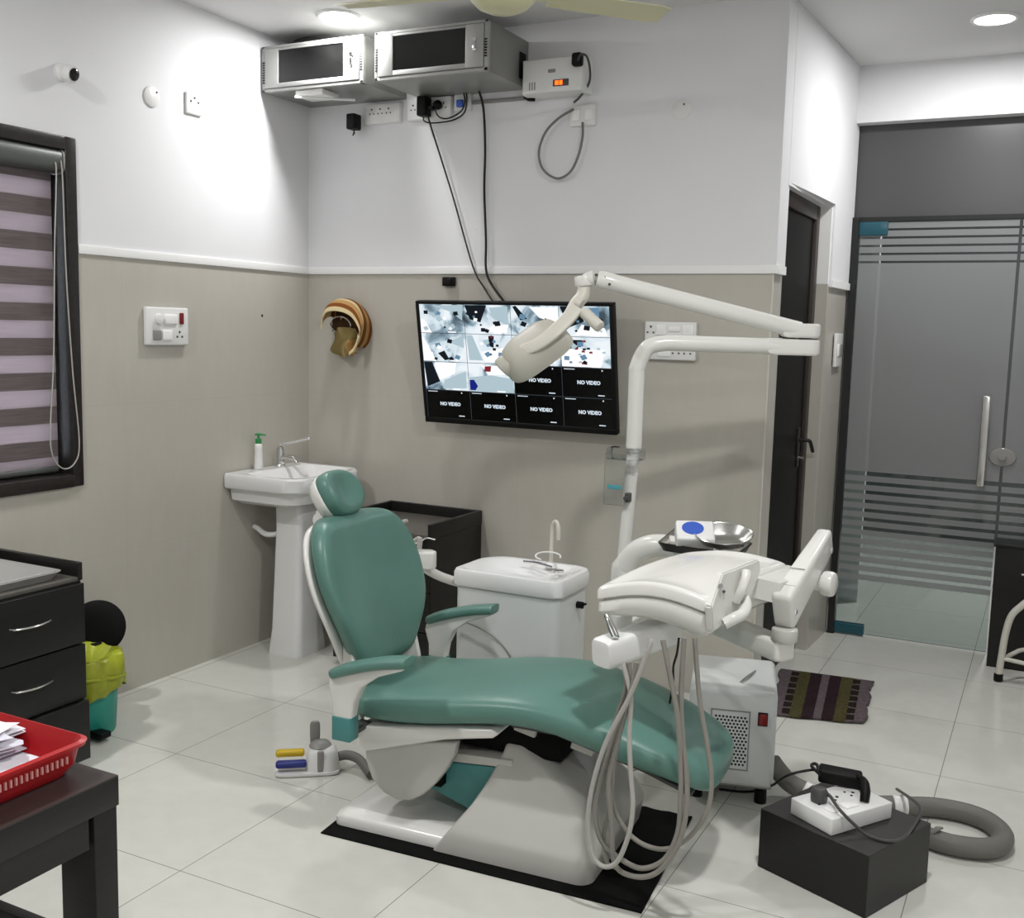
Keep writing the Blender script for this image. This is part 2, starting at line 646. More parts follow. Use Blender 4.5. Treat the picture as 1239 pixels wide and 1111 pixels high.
def text_bm(s, size, mat4, ext=.0004, bold=.0009):
    cu = bpy.data.curves.new('t', 'FONT')
    cu.body = s
    cu.size = size
    cu.extrude = ext
    cu.align_x = 'CENTER'
    cu.align_y = 'CENTER'
    cu.resolution_u = 2
    cu.offset = bold
    o = bpy.data.objects.new('t', cu)
    col.objects.link(o)
    dg = bpy.context.evaluated_depsgraph_get()
    me = bpy.data.meshes.new_from_object(o.evaluated_get(dg))
    bm = bmesh.new()
    bm.from_mesh(me)
    bpy.data.objects.remove(o)
    bpy.data.curves.remove(cu)
    bpy.data.meshes.remove(me)
    bm.transform(mat4)
    return bm

# ------------------------------------------------------------------ the room
H = 2.873      # ceiling
ZT = 1.80      # top of the tiling
XW = 2.327     # outer corner of the back wall
YP = 1.31      # glass entrance
XR = 5.2       # right-hand wall (outside the frame)
YF = -7.2      # wall behind the camera
YH = 4.4       # end of the hall beyond the glass


def wx(y):     # the side wall runs very slightly outward
    return XW + y * .046


obj('floor', bx(-.2, XR + .2, YF - .2, YH + .2, -.1, 0), 'floor', kind='structure')
obj('ceiling', bx(-.2, XR + .2, YF - .2, YH + .2, H, H + .1), 'ceiling', kind='structure')
WY0, WY1, WZ0, WZ1 = -2.78, -1.462, .945, 2.178      # window opening in the left wall
wl = [bx(-.2, 0, WY1, .2, 0, ZT, mi=1), bx(-.2, 0, YF, WY0, 0, ZT, mi=1), bx(-.2, 0, WY0, WY1, 0, WZ0, mi=1),
      bx(-.2, 0, WY1, .2, ZT, H), bx(-.2, 0, YF, WY0, ZT, H), bx(-.2, 0, WY0, WY1, WZ1, H)]
obj('wall_left', join(*wl), ['white_wall', 'tile_y'], kind='structure')
obj('wall_back', join(bx(0, XW, 0, .15, 0, ZT, mi=1), bx(0, XW + .010, -.004, .15, ZT, H)), ['white_wall', 'tile_x'], kind='structure')


def sidebox(y0, y1, z0, z1, out=0., mi=0, depth=.16):
    q = [(wx(y0) - depth, y0), (wx(y0) + out, y0), (wx(y1) + out, y1), (wx(y1) - depth, y1)]
    return prism(q, lambda a, b: Vector((a, b, z0)), (0, 0, z1 - z0), mi=mi)


DY0, DY1, DZ = .112, .925, 2.172
obj('wall_side', join(sidebox(.003, DY0, 0, ZT, mi=1), sidebox(DY1, YP + .02, 0, ZT - .01, mi=1),
                      sidebox(.003, DY0, ZT, H, .010), sidebox(DY1, YP + .02, ZT - .01, H, .010), sidebox(DY0, DY1, DZ, H, .011)),
    ['white_wall', 'tile_y'], kind='structure')
obj('wall_hidden_room', join(bx(.2, XW - .12, .15, .2, 0, H), bx(.2, .25, .15, 2.1, 0, H), bx(.2, XW + .1, 2.05, 2.1, 0, H)), 'white_wall', kind='structure')
# entrance wall: beam above the opening, wall to the right of it
obj('wall_entrance', join(bx(wx(YP) - .03, XR, YP - .05, YP + .17, 2.603, H), bx(4.05, XR, YP, YP + .17, 0, 2.603)), 'white_wall', kind='structure')
obj('wall_right', bx(XR, XR + .15, YF, YH, 0, H), 'white_wall', kind='structure')
obj('wall_front', bx(-.2, XR + .15, YF - .15, YF, 0, H), 'white_wall', kind='structure')
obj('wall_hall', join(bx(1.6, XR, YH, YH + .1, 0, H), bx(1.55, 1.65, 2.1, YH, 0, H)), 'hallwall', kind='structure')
fo_ = .046
# white plaster ledge along the top of the tiles
obj('trim_1', bx(0, .009, WY1 + fo_ + .002, -.008, ZT - .004, ZT + .03, .002), 'trim', kind='structure')
obj('trim_2', bx(.004, XW + .020, -.011, 0, ZT - .004, ZT + .03, .002), 'trim', kind='structure')
obj('trim_3', join(sidebox(.002, DY0 - .002, ZT - .004, ZT + .03, .02, depth=.0), sidebox(DY1 + .002, YP - .01, ZT - .014, ZT + .02, .018, depth=.0)), 'trim', kind='structure')
obj('trim_4', join(bx(XW - .004, XW + .003, -.004, .003, 0, ZT - .006, .002)), 'bead', kind='structure')

# window with its dark stone surround, and the blind that hangs in it
obj('added_shade_slab', bx(-1.3, -.2, -3.2, -1.1, 2.24, 2.34), 'white_wall', kind='structure')   # unseen slab added outside to dim the upper part of the blind
win = bpy.data.objects.new('window_1', None)
col.objects.link(win)
win.location = (0, (WY0 + WY1) / 2, WZ0)
win['kind'] = 'structure'
ROOT['window_1'] = Matrix.Translation(win.location)
fo = .046
obj('window_frame', join(
    bx(-.16, .008, WY1 - .004, WY1 + fo, WZ0 - fo, WZ1 + fo, .004), bx(-.16, .008, WY0 - fo, WY0 + .004, WZ0 - fo, WZ1 + fo, .004),
    bx(-.16, .008, WY0 + .004, WY1 - .004, WZ1 - .004, WZ1 + fo, .004), bx(-.16, .016, WY0 + .004, WY1 - .004, WZ0 - fo, WZ0 + .004, .004)),
    'granite', win)
obj('sash', join(bx(-.15, -.11, WY1 - .05, WY1 - .004, WZ0, WZ1), bx(-.15, -.11, WY0, WY0 + .05, WZ0, WZ1),
                 bx(-.15, -.11, WY0, WY1, WZ0, WZ0 + .05), bx(-.15, -.11, WY0, WY1, WZ1 - .05, WZ1), bx(-.15, -.11, -2.14, -2.10, WZ0, WZ1)), 'alu', win)
obj('pane', bx(-.134, -.128, WY0 + .02, WY1 - .02, WZ0 + .02, WZ1 - .02), 'glass', win)

t = thing('roller_blind', 'grey striped zebra roller blind hanging in the dark stone window frame', 'blind', (-.03, -2.1, WZ1))
yb0, yb1 = WY0 + .02, WY1 - .032
obj('cassette', join(prism([(-.075 + a, 2.132 + b) for a, b in sup(.042, .045, 3, 20)], lambda a, b: Vector((a + .04, yb0 - .005, b)), (0, yb1 - yb0 + .03, 0), .003)), 'cassette', t)
obj('end_cap', prism([(-.035 + a, 2.132 + b) for a, b in sup(.045, .049, 3, 20)], lambda a, b: Vector((a, yb1 + .018, b)), (0, .008, 0), .002), 'plastic_g', t)
obj('fabric', join(bx(-.05, -.048, yb0, yb1, .975, 2.1), bx(-.0445, -.0425, yb0, yb1, .975, 2.1)), 'blind', t)
obj('bottom_rail', bx(-.06, -.034, yb0, yb1, .958, .982, .008), 'cassette', t)
cb = [at(68, 205, 'x', .012), at(66, 300, 'x', .014), at(65, 430, 'x', .016), at(61, 520, 'x', .018), at(64, 552, 'x', .018), at(76, 567, 'x', .018),
      at(90, 561, 'x', .018), at(96, 535, 'x', .018), at(88, 450, 'x', .016), at(80, 330, 'x', .014), at(75, 205, 'x', .012)]
obj('pull_cord', tube([(-.01, cb[0].y, cb[0].z + .02)] + cb + [(-.01, cb[-1].y, cb[-1].z + .02)], .0026, 6, 5), 'hose_l', t)

# dark side door, a step back in its opening
d2 = bpy.data.objects.new('door_2', None)
col.objects.link(d2)
d2.location = (wx(.5) - .055, .5, 0)
d2['kind'] = 'structure'
ROOT['door_2'] = Matrix.Translation(d2.location)
xd = wx(.5) - .055
obj('jamb', join(bx(xd - .04, wx(DY1) - .002, DY1 - .012, DY1 + .001, ZT, DZ), bx(xd - .04, wx(.5) - .006, DY0, DY1 - .012, DZ - .012, DZ), bx(xd - .04, wx(DY1) - .002, DY1 - .012, DY1 + .001, 0, ZT, mi=1)), ['trim', 'tile_y'], d2)
obj('door_frame', join(bx(xd - .03, xd + .02, DY1 - .085, DY1 - .013, 0, DZ - .012, .004), bx(xd - .03, xd + .02, DY0, DY0 + .05, 0, DZ - .012, .004),
                       bx(xd - .03, xd + .02, DY0 + .05, DY1 - .085, DZ - .08, DZ - .012, .004)), 'doorbrown', d2)
obj('door_leaf', bx(xd - .03, xd + .005, DY0 + .052, DY1 - .087, .012, DZ - .082), 'doordark', d2)
hy = DY1 - .16
obj('door_handle', join(bx(xd + .004, xd + .012, hy - .02, hy + .02, .93, 1.12, .003),
                        tube([(xd + .01, hy, 1.06), (xd + .055, hy, 1.06), (xd + .06, hy + .03, 1.045), (xd + .058, hy + .1, 1.0)], .009, 8, 4)), 'alu', d2)
obj('key', join(cyl((xd + .008, hy, .975), (xd + .035, hy, .975), .007, 12)), 'chrome', d2)

# glass entrance
obj('trim_5', join(bx(wx(YP) + .008, wx(YP) + .042, YP - .012, YP + .05, 0, 2.148)), 'alu', kind='structure')
obj('trim_6', bx(wx(YP) - .02, 4.06, YP + .03, YP + .06, 2.135, 2.62), 'transom', kind='structure')
obj('trim_7', bx(wx(YP) + .0, 4.06, YP + .005, YP + .03, 2.128, 2.150), 'alu', kind='structure')
d1 = bpy.data.objects.new('door_1', None)
col.objects.link(d1)
d1.location = (2.8, YP + .02, 0)
d1['kind'] = 'structure'
ROOT['door_1'] = Matrix.Translation(d1.location)
GX0, GX1, GX2 = 2.432, 3.168, 4.03
yg = YP + .014
for nm, a, b in (('glass_leaf', GX0, GX1 - .004), ('glass_leaf', GX1 + .004, GX2)):
    obj(nm, bx(a, b, yg, yg + .010, .012, 2.125), 'glass', d1)
    # frosted film: solid field, stripes with clear gaps above and below it
    fl = []
    ztop = [2.1255, 2.083, 2.043, 2.003, 1.963, 1.923]
    for k in range(5):
        fl.append(bx(a + .003, b - .003, yg - .0022, yg - .0006, ztop[k + 1] + .011, ztop[k] - (.002 if k == 0 else 0)))
    fl.append(bx(a + .003, b - .003, yg - .0022, yg - .0006, .868, 1.923))
    zz = .846
    rnd = random.Random(3)
    while zz > .30:
        fl.append(bx(a + .003, b - .003, yg - .0022, yg - .0006, zz - .029, zz))
        zz -= .047
    obj('frosted_film', join(*fl), 'frost', d1)
hx = 3.080
obj('pull_handle', join(bx(hx - .018, hx + .018, yg - .062, yg - .05, .845, 1.285, .004), cyl((hx, yg - .052, .93), (hx, yg, .93), .009, 12),
                        cyl((hx, yg - .052, 1.2), (hx, yg, 1.2), .009, 12)), 'steel', d1)
lk = lathe([(.0, 0), (.058, 0), (.062, .006), (.058, .014), (.02, .016), (.018, .026), (0, .026)], seg=32, mat=Matrix.Translation((GX1, yg, .99)) @ Matrix.Rotation(PI / 2, 4, 'X') @ Matrix.Diagonal((1, .72, 1, 1)))
obj('round_lock', lk, 'plastic_g', d1)
obj('patch_fitting', bx(GX0 - .004, GX0 + .135, yg - .014, yg + .024, 2.06, 2.127, .003), 'bluetape', d1, label='blue film-wrapped top hinge fitting')
obj('patch_fitting', bx(GX0 - .03, GX0 + .145, yg - .014, yg + .024, .008, .062, .003), 'bluetape', d1, label='blue film-wrapped bottom hinge fitting')

# ------------------------------------------------------------------ lamps in the ceiling
LAMPS = [(.50, -.44, 'round ceiling downlight above the wall-mounted steel racks', .5),
         (3.03, .635, 'round ceiling downlight in front of the glass entrance door', .52),
         (.62, -3.0, 'round ceiling downlight outside the frame on the window side', 1.),
         (3.03, -2.1, 'round ceiling downlight outside the frame over the middle of the room', 1.),
         (3.9, -4.9, 'round ceiling downlight behind the camera position', 1.)]
for i, (x, y, lb, k) in enumerate(LAMPS):
    t = thing('ceiling_downlight', lb, 'ceiling light', (x, y, H), group='round ceiling downlights')
    obj('trim_ring', lathe([(.078, -.0), (.095, 0), (.095, -.004), (.088, -.01), (.078, -.008)], (x, y, H), 36, cap=False), 'trim', t)
    obj('diffuser', lathe([(.0, -.003), (.04, -.005), (.079, -.005), (.079, -.001), (0, -.001)], (x, y, H), 36, cap=False), 'lampon', t)
    ld = bpy.data.lights.new('downlight_glow', 'AREA')
    ld.shape = 'DISK'
    ld.size = .15
    ld.energy = 32 * k
    ld.color = (1, .995, .99)
    lo = bpy.data.objects.new('downlight_glow', ld)
    col.objects.link(lo)
    lo.location = (x, y, H - .012)
# unseen hall lamp, added to brighten what shows through the glass
t = thing('ceiling_downlight', 'added unseen ceiling downlight in the hall behind the frosted glass door', 'ceiling light', (3.2, 2.9, H), group='round ceiling downlights')
obj('trim_ring', lathe([(.078, -.0), (.095, 0), (.095, -.004), (.088, -.01), (.078, -.008)], (3.2, 2.9, H), 36, cap=False), 'trim', t)
obj('diffuser', lathe([(.0, -.003), (.04, -.005), (.079, -.005), (.079, -.001), (0, -.001)], (3.2, 2.9, H), 36, cap=False), 'lampon', t)
ld = bpy.data.lights.new('hall_fill_light', 'AREA')
ld.shape = 'DISK'
ld.size = .15
ld.energy = 48
lo = bpy.data.objects.new('hall_fill_light', ld)
col.objects.link(lo)
lo.location = (3.2, 2.9, H - .012)

w = bpy.data.worlds.new('sky')
sc.world = w
w.use_nodes = True
w.node_tree.nodes['Background'].inputs['Color'].default_value = (.86, .88, 1.0, 1)
w.node_tree.nodes['Background'].inputs['Strength'].default_value = 15.0

# ------------------------------------------------------------------ ceiling fan
fx, fy = 1.672, -1.138
t = thing('ceiling_fan', 'cream ceiling fan with broad blades hanging in front of the racks', 'fan', (fx, fy, H))
obj('down_rod', join(cyl((fx, fy, 2.66), (fx, fy, H - .005), .013, 14), lathe([(.0, .0), (.03, 0), (.055, .05), (.055, .066), (0, .066)], (fx, fy, H - .066), 24)), 'cream_fan', t)
obj('motor', lathe([(0, 2.572), (.05, 2.575), (.083, 2.588), (.105, 2.61), (.108, 2.628), (.102, 2.642), (.108, 2.65), (.1, 2.672), (.07, 2.685), (.03, 2.7), (0, 2.7)], (fx, fy, 0), 40), 'cream_fan', t)
for dg in (47, 188, 298):
    ang = math.radians(dg)
    Rm = Matrix.Translation((fx, fy, 2.636)) @ Matrix.Rotation(ang, 4, 'Z') @ Matrix.Rotation(math.radians(-9), 4, 'X')
    rows = []
    for i in range(10):
        u = .17 + .42 * i / 9
        hw = .052 + .012 * i / 9 - (.012 if i == 9 else 0)
        rows.append([Rm @ Vector((u, hw * (j / 3 - 1), .006 * math.cos((j / 3 - 1) * 1.4))) for j in range(7)])
    bl = quadsheet(rows, .0035)
    br = bx(.08, .22, -.02, .02, -.004, .002, .002)
    br.transform(Rm)
    b = obj('blade', bl, 'cream_fan', t)
    obj('blade_bracket', br, 'cream_fan', b)

# ------------------------------------------------------------------ steel wall racks under the ceiling
def rack(x0, x1, y, z0, z1, label, lamp=False):
    t = thing('wall_rack', label, 'equipment rack', ((x0 + x1) / 2, 0, z0), group='wall racks under the ceiling')
    obj('housing', join(bx(x0 + .004, x1 - .004, y + .02, -.002, z0, z1, .003)), 'rackside', t)
    fr = [bx(x0, x1, y, y + .02, z1 - .012, z1, .002), bx(x0, x1, y, y + .02, z0, z0 + .014, .002),
          bx(x0, x0 + .018, y, y + .02, z0, z1, .002), bx(x1 - .018, x1, y, y + .02, z0, z1, .002)]
    obj('front_frame', join(*fr), 'rackgrey', t)
    gx0, gx1 = x0 + .095, x1 - .105
    gz0, gz1 = z0 + .036, z1 - .024
    d = obj('door', join(bx(x0 + .02, gx0, y - .004, y + .012, z0 + .016, z1 - .014, .002), bx(gx1, x1 - .02, y - .004, y + .012, z0 + .016, z1 - .014, .002),
                         bx(gx0, gx1, y - .004, y + .012, z0 + .016, gz0, .002), bx(gx0, gx1, y - .004, y + .012, gz1, z1 - .014, .002)), 'rackgrey', t)
    obj('dark_window', bx(gx0 - .002, gx1 + .002, y + .001, y + .006, gz0 - .002, gz1 + .002), 'darkglass', d)
    lx = x1 - .06
    lz = (z0 + z1) / 2 + .012
    obj('lock', join(cyl((lx, y - .012, lz + .012), (lx, y - .002, lz + .012), .010, 14), box((lx, y - .009, lz - .018), (.014, .008, .034), .003)), 'chrome', d)
    sl = [bx(x0 + .004, x0 + .016, y - .002, y, z0 + .04 + .011 * k, z0 + .046 + .011 * k) for k in range(9)]
    sl += [bx(x1 - .016, x1 - .004, y - .002, y, z0 + .055 + .011 * k, z0 + .061 + .011 * k) for k in range(7)]
    obj('vent_slots', join(*sl[:9]), 'gap', t)
    obj('vent_slots', join(*sl[9:]), 'gap', t)
    return t


r1 = rack(.012, .575, -.36, 2.602, 2.806, 'grey steel wall rack in the corner, smaller of the two, bright under the lamp')
r2 = rack(.648, 1.205, -.38, 2.598, 2.800, 'grey steel wall rack beside the white stabiliser box, larger of the two')
obj('side_handle_slot', bx(1.2005, 1.2035, -.09, -.03, 2.63, 2.74), 'gap', r2)
# cable coil lying on the left rack
cpts = [(.06 + .02 * math.sin(k * 1.7), -.30 + .05 * math.cos(k * 2.1), 2.813 + .004 * (k % 3)) for k in range(3)]
coil = []
rnd = random.Random(5)
for k in range(6):
    cx0, cy0 = .15 + .012 * k, -.27 + .006 * k
    coil.append(tube([(cx0 + (.11 + .012 * rnd.random()) * math.cos(a), cy0 + .045 * math.sin(a) + .006 * rnd.random(), 2.817 + .005 * k + .004 * math.sin(2 * a + k)) for a in [2 * PI * q / 14 for q in range(14)]], .0042, 6, 3, closed=True))
tag(obj('cable_coil', join(*coil), 'cable_k', loc=(.16, -.26, 2.812)), 'dark coil of cable lying on top of the smaller left wall rack', 'cable')
# small white box stuck under the left rack
t = thing('router', 'small white flat box fixed under the left wall rack', 'network box', (.28, -.28, 2.575))
obj('casing', bx(.19, .345, -.345, -.22, 2.575, 2.6018, .005), 'plastic_w', t)
obj('aerial', cyl((.20, -.36, 2.570), (.42, -.20, 2.572), .006, 8), 'plastic_w', t)

# socket strips below the racks


def socket_holes(cx, cz, y, s=1.):
    o = []
    for dx, dz, r in ((0, .012, .0042), (-.011, -.008, .0034), (.011, -.008, .0034)):
        o.append(cyl((cx + dx * s, y, cz + dz * s), (cx + dx * s, y - .0012, cz + dz * s), r * s, 10))
    return o


t = thing('socket_strip', 'white socket strip on the wall holding only one hanging black adapter', 'power socket', (.44, 0, 2.54), group='white socket strips under the racks')
obj('casing', bx(.355, .552, -.032, -.001, 2.497, 2.588, .006), 'plastic_w', t)
for k in range(3):
    obj('socket_holes', join(*socket_holes(.395 + .047 * k, 2.55, -.0322)), 'gap', t)
t = thing('socket_strip', 'white socket strip on the wall with two black plugs side by side', 'power socket', (.72, 0, 2.545), group='white socket strips under the racks')
obj('casing', bx(.592, .826, -.032, -.001, 2.498, 2.596, .006), 'plastic_w', t)
for k in range(4):
    obj('socket_holes', join(*socket_holes(.625 + .055 * k, 2.553, -.0322)), 'gap', t)
t = thing('socket_plate', 'small white socket plate with blue network plug beside the plugged adapters', 'network socket', (.87, 0, 2.56))
obj('plate', bx(.842, .925, -.028, -.001, 2.525, 2.60, .005), 'plastic_w', t)
obj('network_plug', bx(.862, .892, -.045, -.027, 2.54, 2.572, .003), 'blueoval', t)


def adapter(cx, cz, w_, h_, label, cord):
    t = thing('power_adapter', label, 'power adapter', (cx, -.03, cz))
    obj('body', box((cx, -.065, cz), (w_, .06, h_), .008), 'plastic_k', t)
    if cord:
        obj('cord', tube(cord, .0035, 6, 5), 'cable_k', t)


adapter(.315, 2.505, .05, .072, 'black power adapter hanging at the left end of the socket strip',
        [(.315, -.06, 2.472), (.312, -.06, 2.455), (.30, -.05, 2.448), (.303, -.04, 2.462)])
adapter(.705, 2.548, .048, .088, 'tall black power adapter plugged into the right socket strip',
        [(.70, -.06, 2.508), (.70, -.055, 2.488), (.73, -.045, 2.478), (.80, -.04, 2.479), (.86, -.04, 2.488), (.905, -.04, 2.515), (.915, -.04, 2.57), (.912, -.04, 2.598)])
t = thing('power_plug', 'small black two-pin plug beside the tall adapter on the right socket strip', 'power plug', (.768, -.03, 2.555))
obj('plug_body', lathe([(0, 0), (.018, .002), (.022, .018), (.014, .034), (.006, .04), (0, .04)], (.768, -.033, 2.555), 16, Matrix.Rotation(PI / 2, 4, 'X')), 'plastic_k', t)
obj('cord', tube([(.768, -.06, 2.55), (.768, -.062, 2.52), (.785, -.055, 2.497), (.83, -.05, 2.492), (.89, -.045, 2.52), (.905, -.04, 2.56), (.90, -.04, 2.598)], .0035, 6, 5), 'cable_k', t)

# the television's two leads
p1 = [at(517, 131, 'y', -.06), at(519, 145, 'y', -.05), at(548, 238, 'y', -.03), at(572, 322, 'y', -.03), at(587, 350, 'y', -.04), at(600, 370, 'y', -.06)]
tag(obj('television_cable', join(tube(p1, .004, 6, 6), box((p1[0].x + .01, -.06, p1[0].z), (.045, .03, .02), .004)), 'cable_k', loc=tuple(p1[-1])), 'thin black cable slanting from the adapter down to the television', 'cable')
p2 = [at(579, 108, 'y', -.05), at(585, 132, 'y', -.03), at(587, 180, 'y', -.025), at(586, 230, 'y', -.025), at(588, 290, 'y', -.025), at(588, 325, 'y', -.03), at(594, 343, 'y', -.04), at(612, 368, 'y', -.06)]
tag(obj('television_cable', join(tube(p2, .0062, 6, 6)), 'cable_k', loc=tuple(p2[-1])), 'thicker black cable hanging straight down from the larger rack to the television', 'cable')
tag(obj('cable_conduit', join(bx(.925, 1.19, -.014, -.001, 2.553, 2.569, .003)), 'plastic_g', loc=(1.05, -.005, 2.56)), 'thin grey wall conduit running from the rack sockets towards the stabiliser', 'conduit')

# stabiliser with its loop of cable
t = thing('voltage_stabiliser', 'white wall-mounted stabiliser box with a glowing orange display', 'stabiliser', (1.365, 0, 2.55))
obj('casing', loft([[Vector((1.225 + (0 if k in (0, 3) else .285) + (.004 if k in (0, 3) else -.004) * j, -.001 - .11 * j_, 2.552 + (.148 if k in (2, 3) else 0) + (.006 if k < 2 else -.012) * j)) for k in range(4)]
                    for j, j_ in ((0, 0), (0, .75), (.6, .93), (2, 1.0))]), 'plastic_w', t, sharp=25)
obj('display', bx(1.375, 1.448, -.1135, -.108, 2.575, 2.603, .002), 'plastic_dg', t)
obj('display_light', join(bx(1.385, 1.402, -.1145, -.113, 2.58, 2.598), bx(1.406, 1.420, -.1145, -.113, 2.58, 2.598)), 'led', t)
obj('rating_badge', bx(1.35, 1.385, -.1125, -.108, 2.633, 2.648, .002), 'plastic_g', t)
obj('air_slots', join(*[bx(1.262 + .012 * k, 1.268 + .012 * k, -.1115, -.1085, 2.567, 2.60) for k in range(3)]), 'plastic_g', t)
t = thing('power_plug', 'black plug at the top right end of the white stabiliser', 'power plug', (1.49, -.11, 2.68))
obj('plug_body', box((1.492, -.125, 2.672), (.045, .04, .055), .012), 'plastic_k', t)
obj('cord', tube([(1.50, -.14, 2.66), (1.515, -.145, 2.685), (1.535, -.13, 2.68), (1.538, -.1, 2.64), (1.52, -.06, 2.59), (1.47, -.04, 2.54), (1.44, -.035, 2.52)], .005, 7, 5), 'plastic_dg', t)
t = thing('power_plug', 'short black plug poking out under the left end of the stabiliser', 'power plug', (1.235, -.03, 2.545))
obj('plug_body', tube([(1.205, -.03, 2.563), (1.225, -.035, 2.552), (1.252, -.03, 2.545)], [.012, .012, .007], 8, 3), 'plastic_k', t)
t = thing('socket_plate', 'white square switched socket under the stabiliser with a grey cable loop', 'power socket', (1.475, 0, 2.465))
obj('plate', bx(1.418, 1.535, -.022, -.001, 2.423, 2.512, .005), 'plastic_w', t)
obj('rocker', bx(1.43, 1.465, -.028, -.02, 2.445, 2.49, .003), 'ledw', t)
obj('rocker', bx(1.49, 1.525, -.028, -.02, 2.445, 2.49, .003), 'ledw', t)
cl = [at(694, 132, 'y', -.03), at(676, 143, 'y', -.035), at(660, 160, 'y', -.035), at(652, 184, 'y', -.035), at(657, 205, 'y', -.035), at(674, 216, 'y', -.035), at(690, 208, 'y', -.035),
      at(700, 188, 'y', -.035), at(705, 165, 'y', -.035), at(705, 148, 'y', -.03)]
tag(obj('cable_loop', tube(cl, .0055, 7, 5), 'cable_g', loc=tuple(cl[5])), 'grey cable hanging in a round loop below the stabiliser socket', 'cable')


def cover(x, y, z, axis, label):
    R = Matrix.Rotation(PI / 2, 4, 'X') if axis == 'y' else Matrix.Rotation(PI / 2, 4, 'Y')
    t = thing('junction_cover', label, 'wall cover plate', (x, y, z), group='round white junction covers')
    obj('plate', lathe([(0, .001), (.042, .001), (.042, .006), (.036, .01), (0, .0105)], (x, y, z), 30, R), 'plastic_w', t)
    obj('screw', lathe([(0, .010), (.004, .010), (.004, .0125), (0, .0125)], (x + (.012 if axis == 'y' else 0), y + (.02 if axis == 'x' else 0), z + .02), 10, R), 'plastic_dg', t)


q = at(825, 133, 'y', 0)
cover(q.x, 0, q.z, 'y', 'round white cover plate on the back wall, right of the stabiliser')
q = at(183, 117, 'x', 0)
cover(0, q.y, q.z, 'x', 'round white cover plate on the left wall, between camera and socket')
# security camera
q = at(74, 88, 'x', 0)
t = thing('security_camera', 'small white security camera with a dark lens high on the left wall', 'camera', (0, q.y, q.z))
ax_ = Vector((.92, .1, -.2)).normalized()
Rq = ax_.to_track_quat('Z', 'Y').to_matrix().to_4x4()
obj('base', lathe([(0, 0), (.034, 0), (.034, .012), (.02, .028), (0, .03)], (0, q.y, q.z), 24, Matrix.Rotation(PI / 2, 4, 'Y')), 'plastic_w', t)
obj('barrel', lathe([(0, .0), (.018, .0), (.03, .012), (.032, .025), (.032, .046), (.028, .052), (0, .048)], (.012, q.y, q.z), 28, Rq), 'plastic_w', t)
obj('lens', lathe([(0, .0492), (.024, .0492), (.022, .055), (.013, .059), (0, .0595)], (.012, q.y, q.z), 24, Rq), 'darkglass', t)
# three-pin socket on the left wall
q = at(233, 126, 'x', 0)
t = thing('wall_socket', 'small white three-pin wall socket high on the left wall', 'power socket', (0, q.y, q.z))
obj('plate', bx(.001, .012, q.y - .047, q.y + .047, q.z - .045, q.z + .045, .004), 'plastic_w', t)
obj('socket_holes', join(*[cyl((.0118, q.y + a, q.z + b), (.0132, q.y + a, q.z + b), .0052, 10) for a, b in ((-.022, .008), (.0, .024), (.022, .008))]), 'plastic_dg', t)
# switchboard on the tiles of the left wall
t = thing('switchboard', 'white wall switchboard with a red switch on the left wall tiles', 'switchboard', (0, -.976, 1.524))
obj('plate', bx(.001, .022, -1.095, -.856, 1.446, 1.604, .006), 'plastic_w', t)
obj('red_switch', bx(.021, .028, -.91, -.888, 1.535, 1.583, .003), 'redsw', t)
obj('rocker', bx(.021, .029, -1.0, -.925, 1.535, 1.575, .004), 'ledw', t)
obj('rocker', bx(.021, .029, -1.062, -1.018, 1.467, 1.51, .004), 'plastic_g', t)
obj('rocker', bx(.021, .029, -1.01, -.955, 1.467, 1.51, .004), 'ledw', t)
obj('dimmer_knob', cyl((.021, -1.03, 1.555), (.036, -1.03, 1.555), .022, 20, bev=.004), 'plastic_w', t)
obj('socket_holes', join(*[cyl((.0215, -.91 + a, 1.49 + b), (.0235, -.91 + a, 1.49 + b), .005, 10) for a, b in ((-.014, -.008), (0, .012), (.014, -.008))]), 'plastic_dg', t)
q = at(317, 382, 'x', 0)
tag(obj('wall_plug_hole', cyl((.0005, q.y, q.z), (.002, q.y, q.z), .006, 10), 'gap', loc=(0, q.y, q.z)), 'small dark drill hole in the left wall tiles above the basin', 'hole')
# wide switchboard behind the lamp pole
t = thing('switchboard', 'wide white switchboard on the back wall behind the lamp arm', 'switchboard', (1.91, 0, 1.515))
obj('plate', bx(1.797, 2.024, -.024, -.001, 1.436, 1.596, .006), 'plastic_w', t)
for a, b, c, d in ((1.85, 1.895, 1.54, 1.585), (1.905, 1.955, 1.555, 1.575), (1.965, 2.015, 1.54, 1.585), (1.86, 1.92, 1.45, 1.475)):
    obj('rocker', bx(a, b, -.03, -.023, c, d, .003), 'ledw', t)
for x, z in ((1.825, 1.56), (1.94, 1.475), (1.99, 1.475), (1.825, 1.475)):
    obj('socket_holes', join(*socket_holes(x, z, -.0242, 1.2)), 'plastic_dg', t)
# switch on the side wall by the entrance
t = thing('light_switch', 'narrow white light switch on the side wall beside the glass door', 'light switch', (wx(1.15), 1.15, 1.48))
X0 = wx(1.15)
obj('plate', bx(X0 + .002, X0 + .018, 1.075, 1.225, 1.402, 1.568, .004), 'plastic_w', t)
obj('rocker', bx(X0 + .016, X0 + .024, 1.10, 1.145, 1.455, 1.515, .003), 'ledw', t)
obj('rocker', bx(X0 + .016, X0 + .024, 1.155, 1.2, 1.455, 1.515, .003), 'plastic_g', t)
# black sensor box above the television
q = at(545, 341, 'y', 0)
tag(obj('sensor_box', join(box((q.x, -.014, q.z), (.062, .026, .042), .005), box((q.x + .012, -.03, q.z), (.022, .008, .026), .003)), 'plastic_k', loc=(q.x, 0, q.z)), 'small black box on the tiles above the television', 'sensor box')

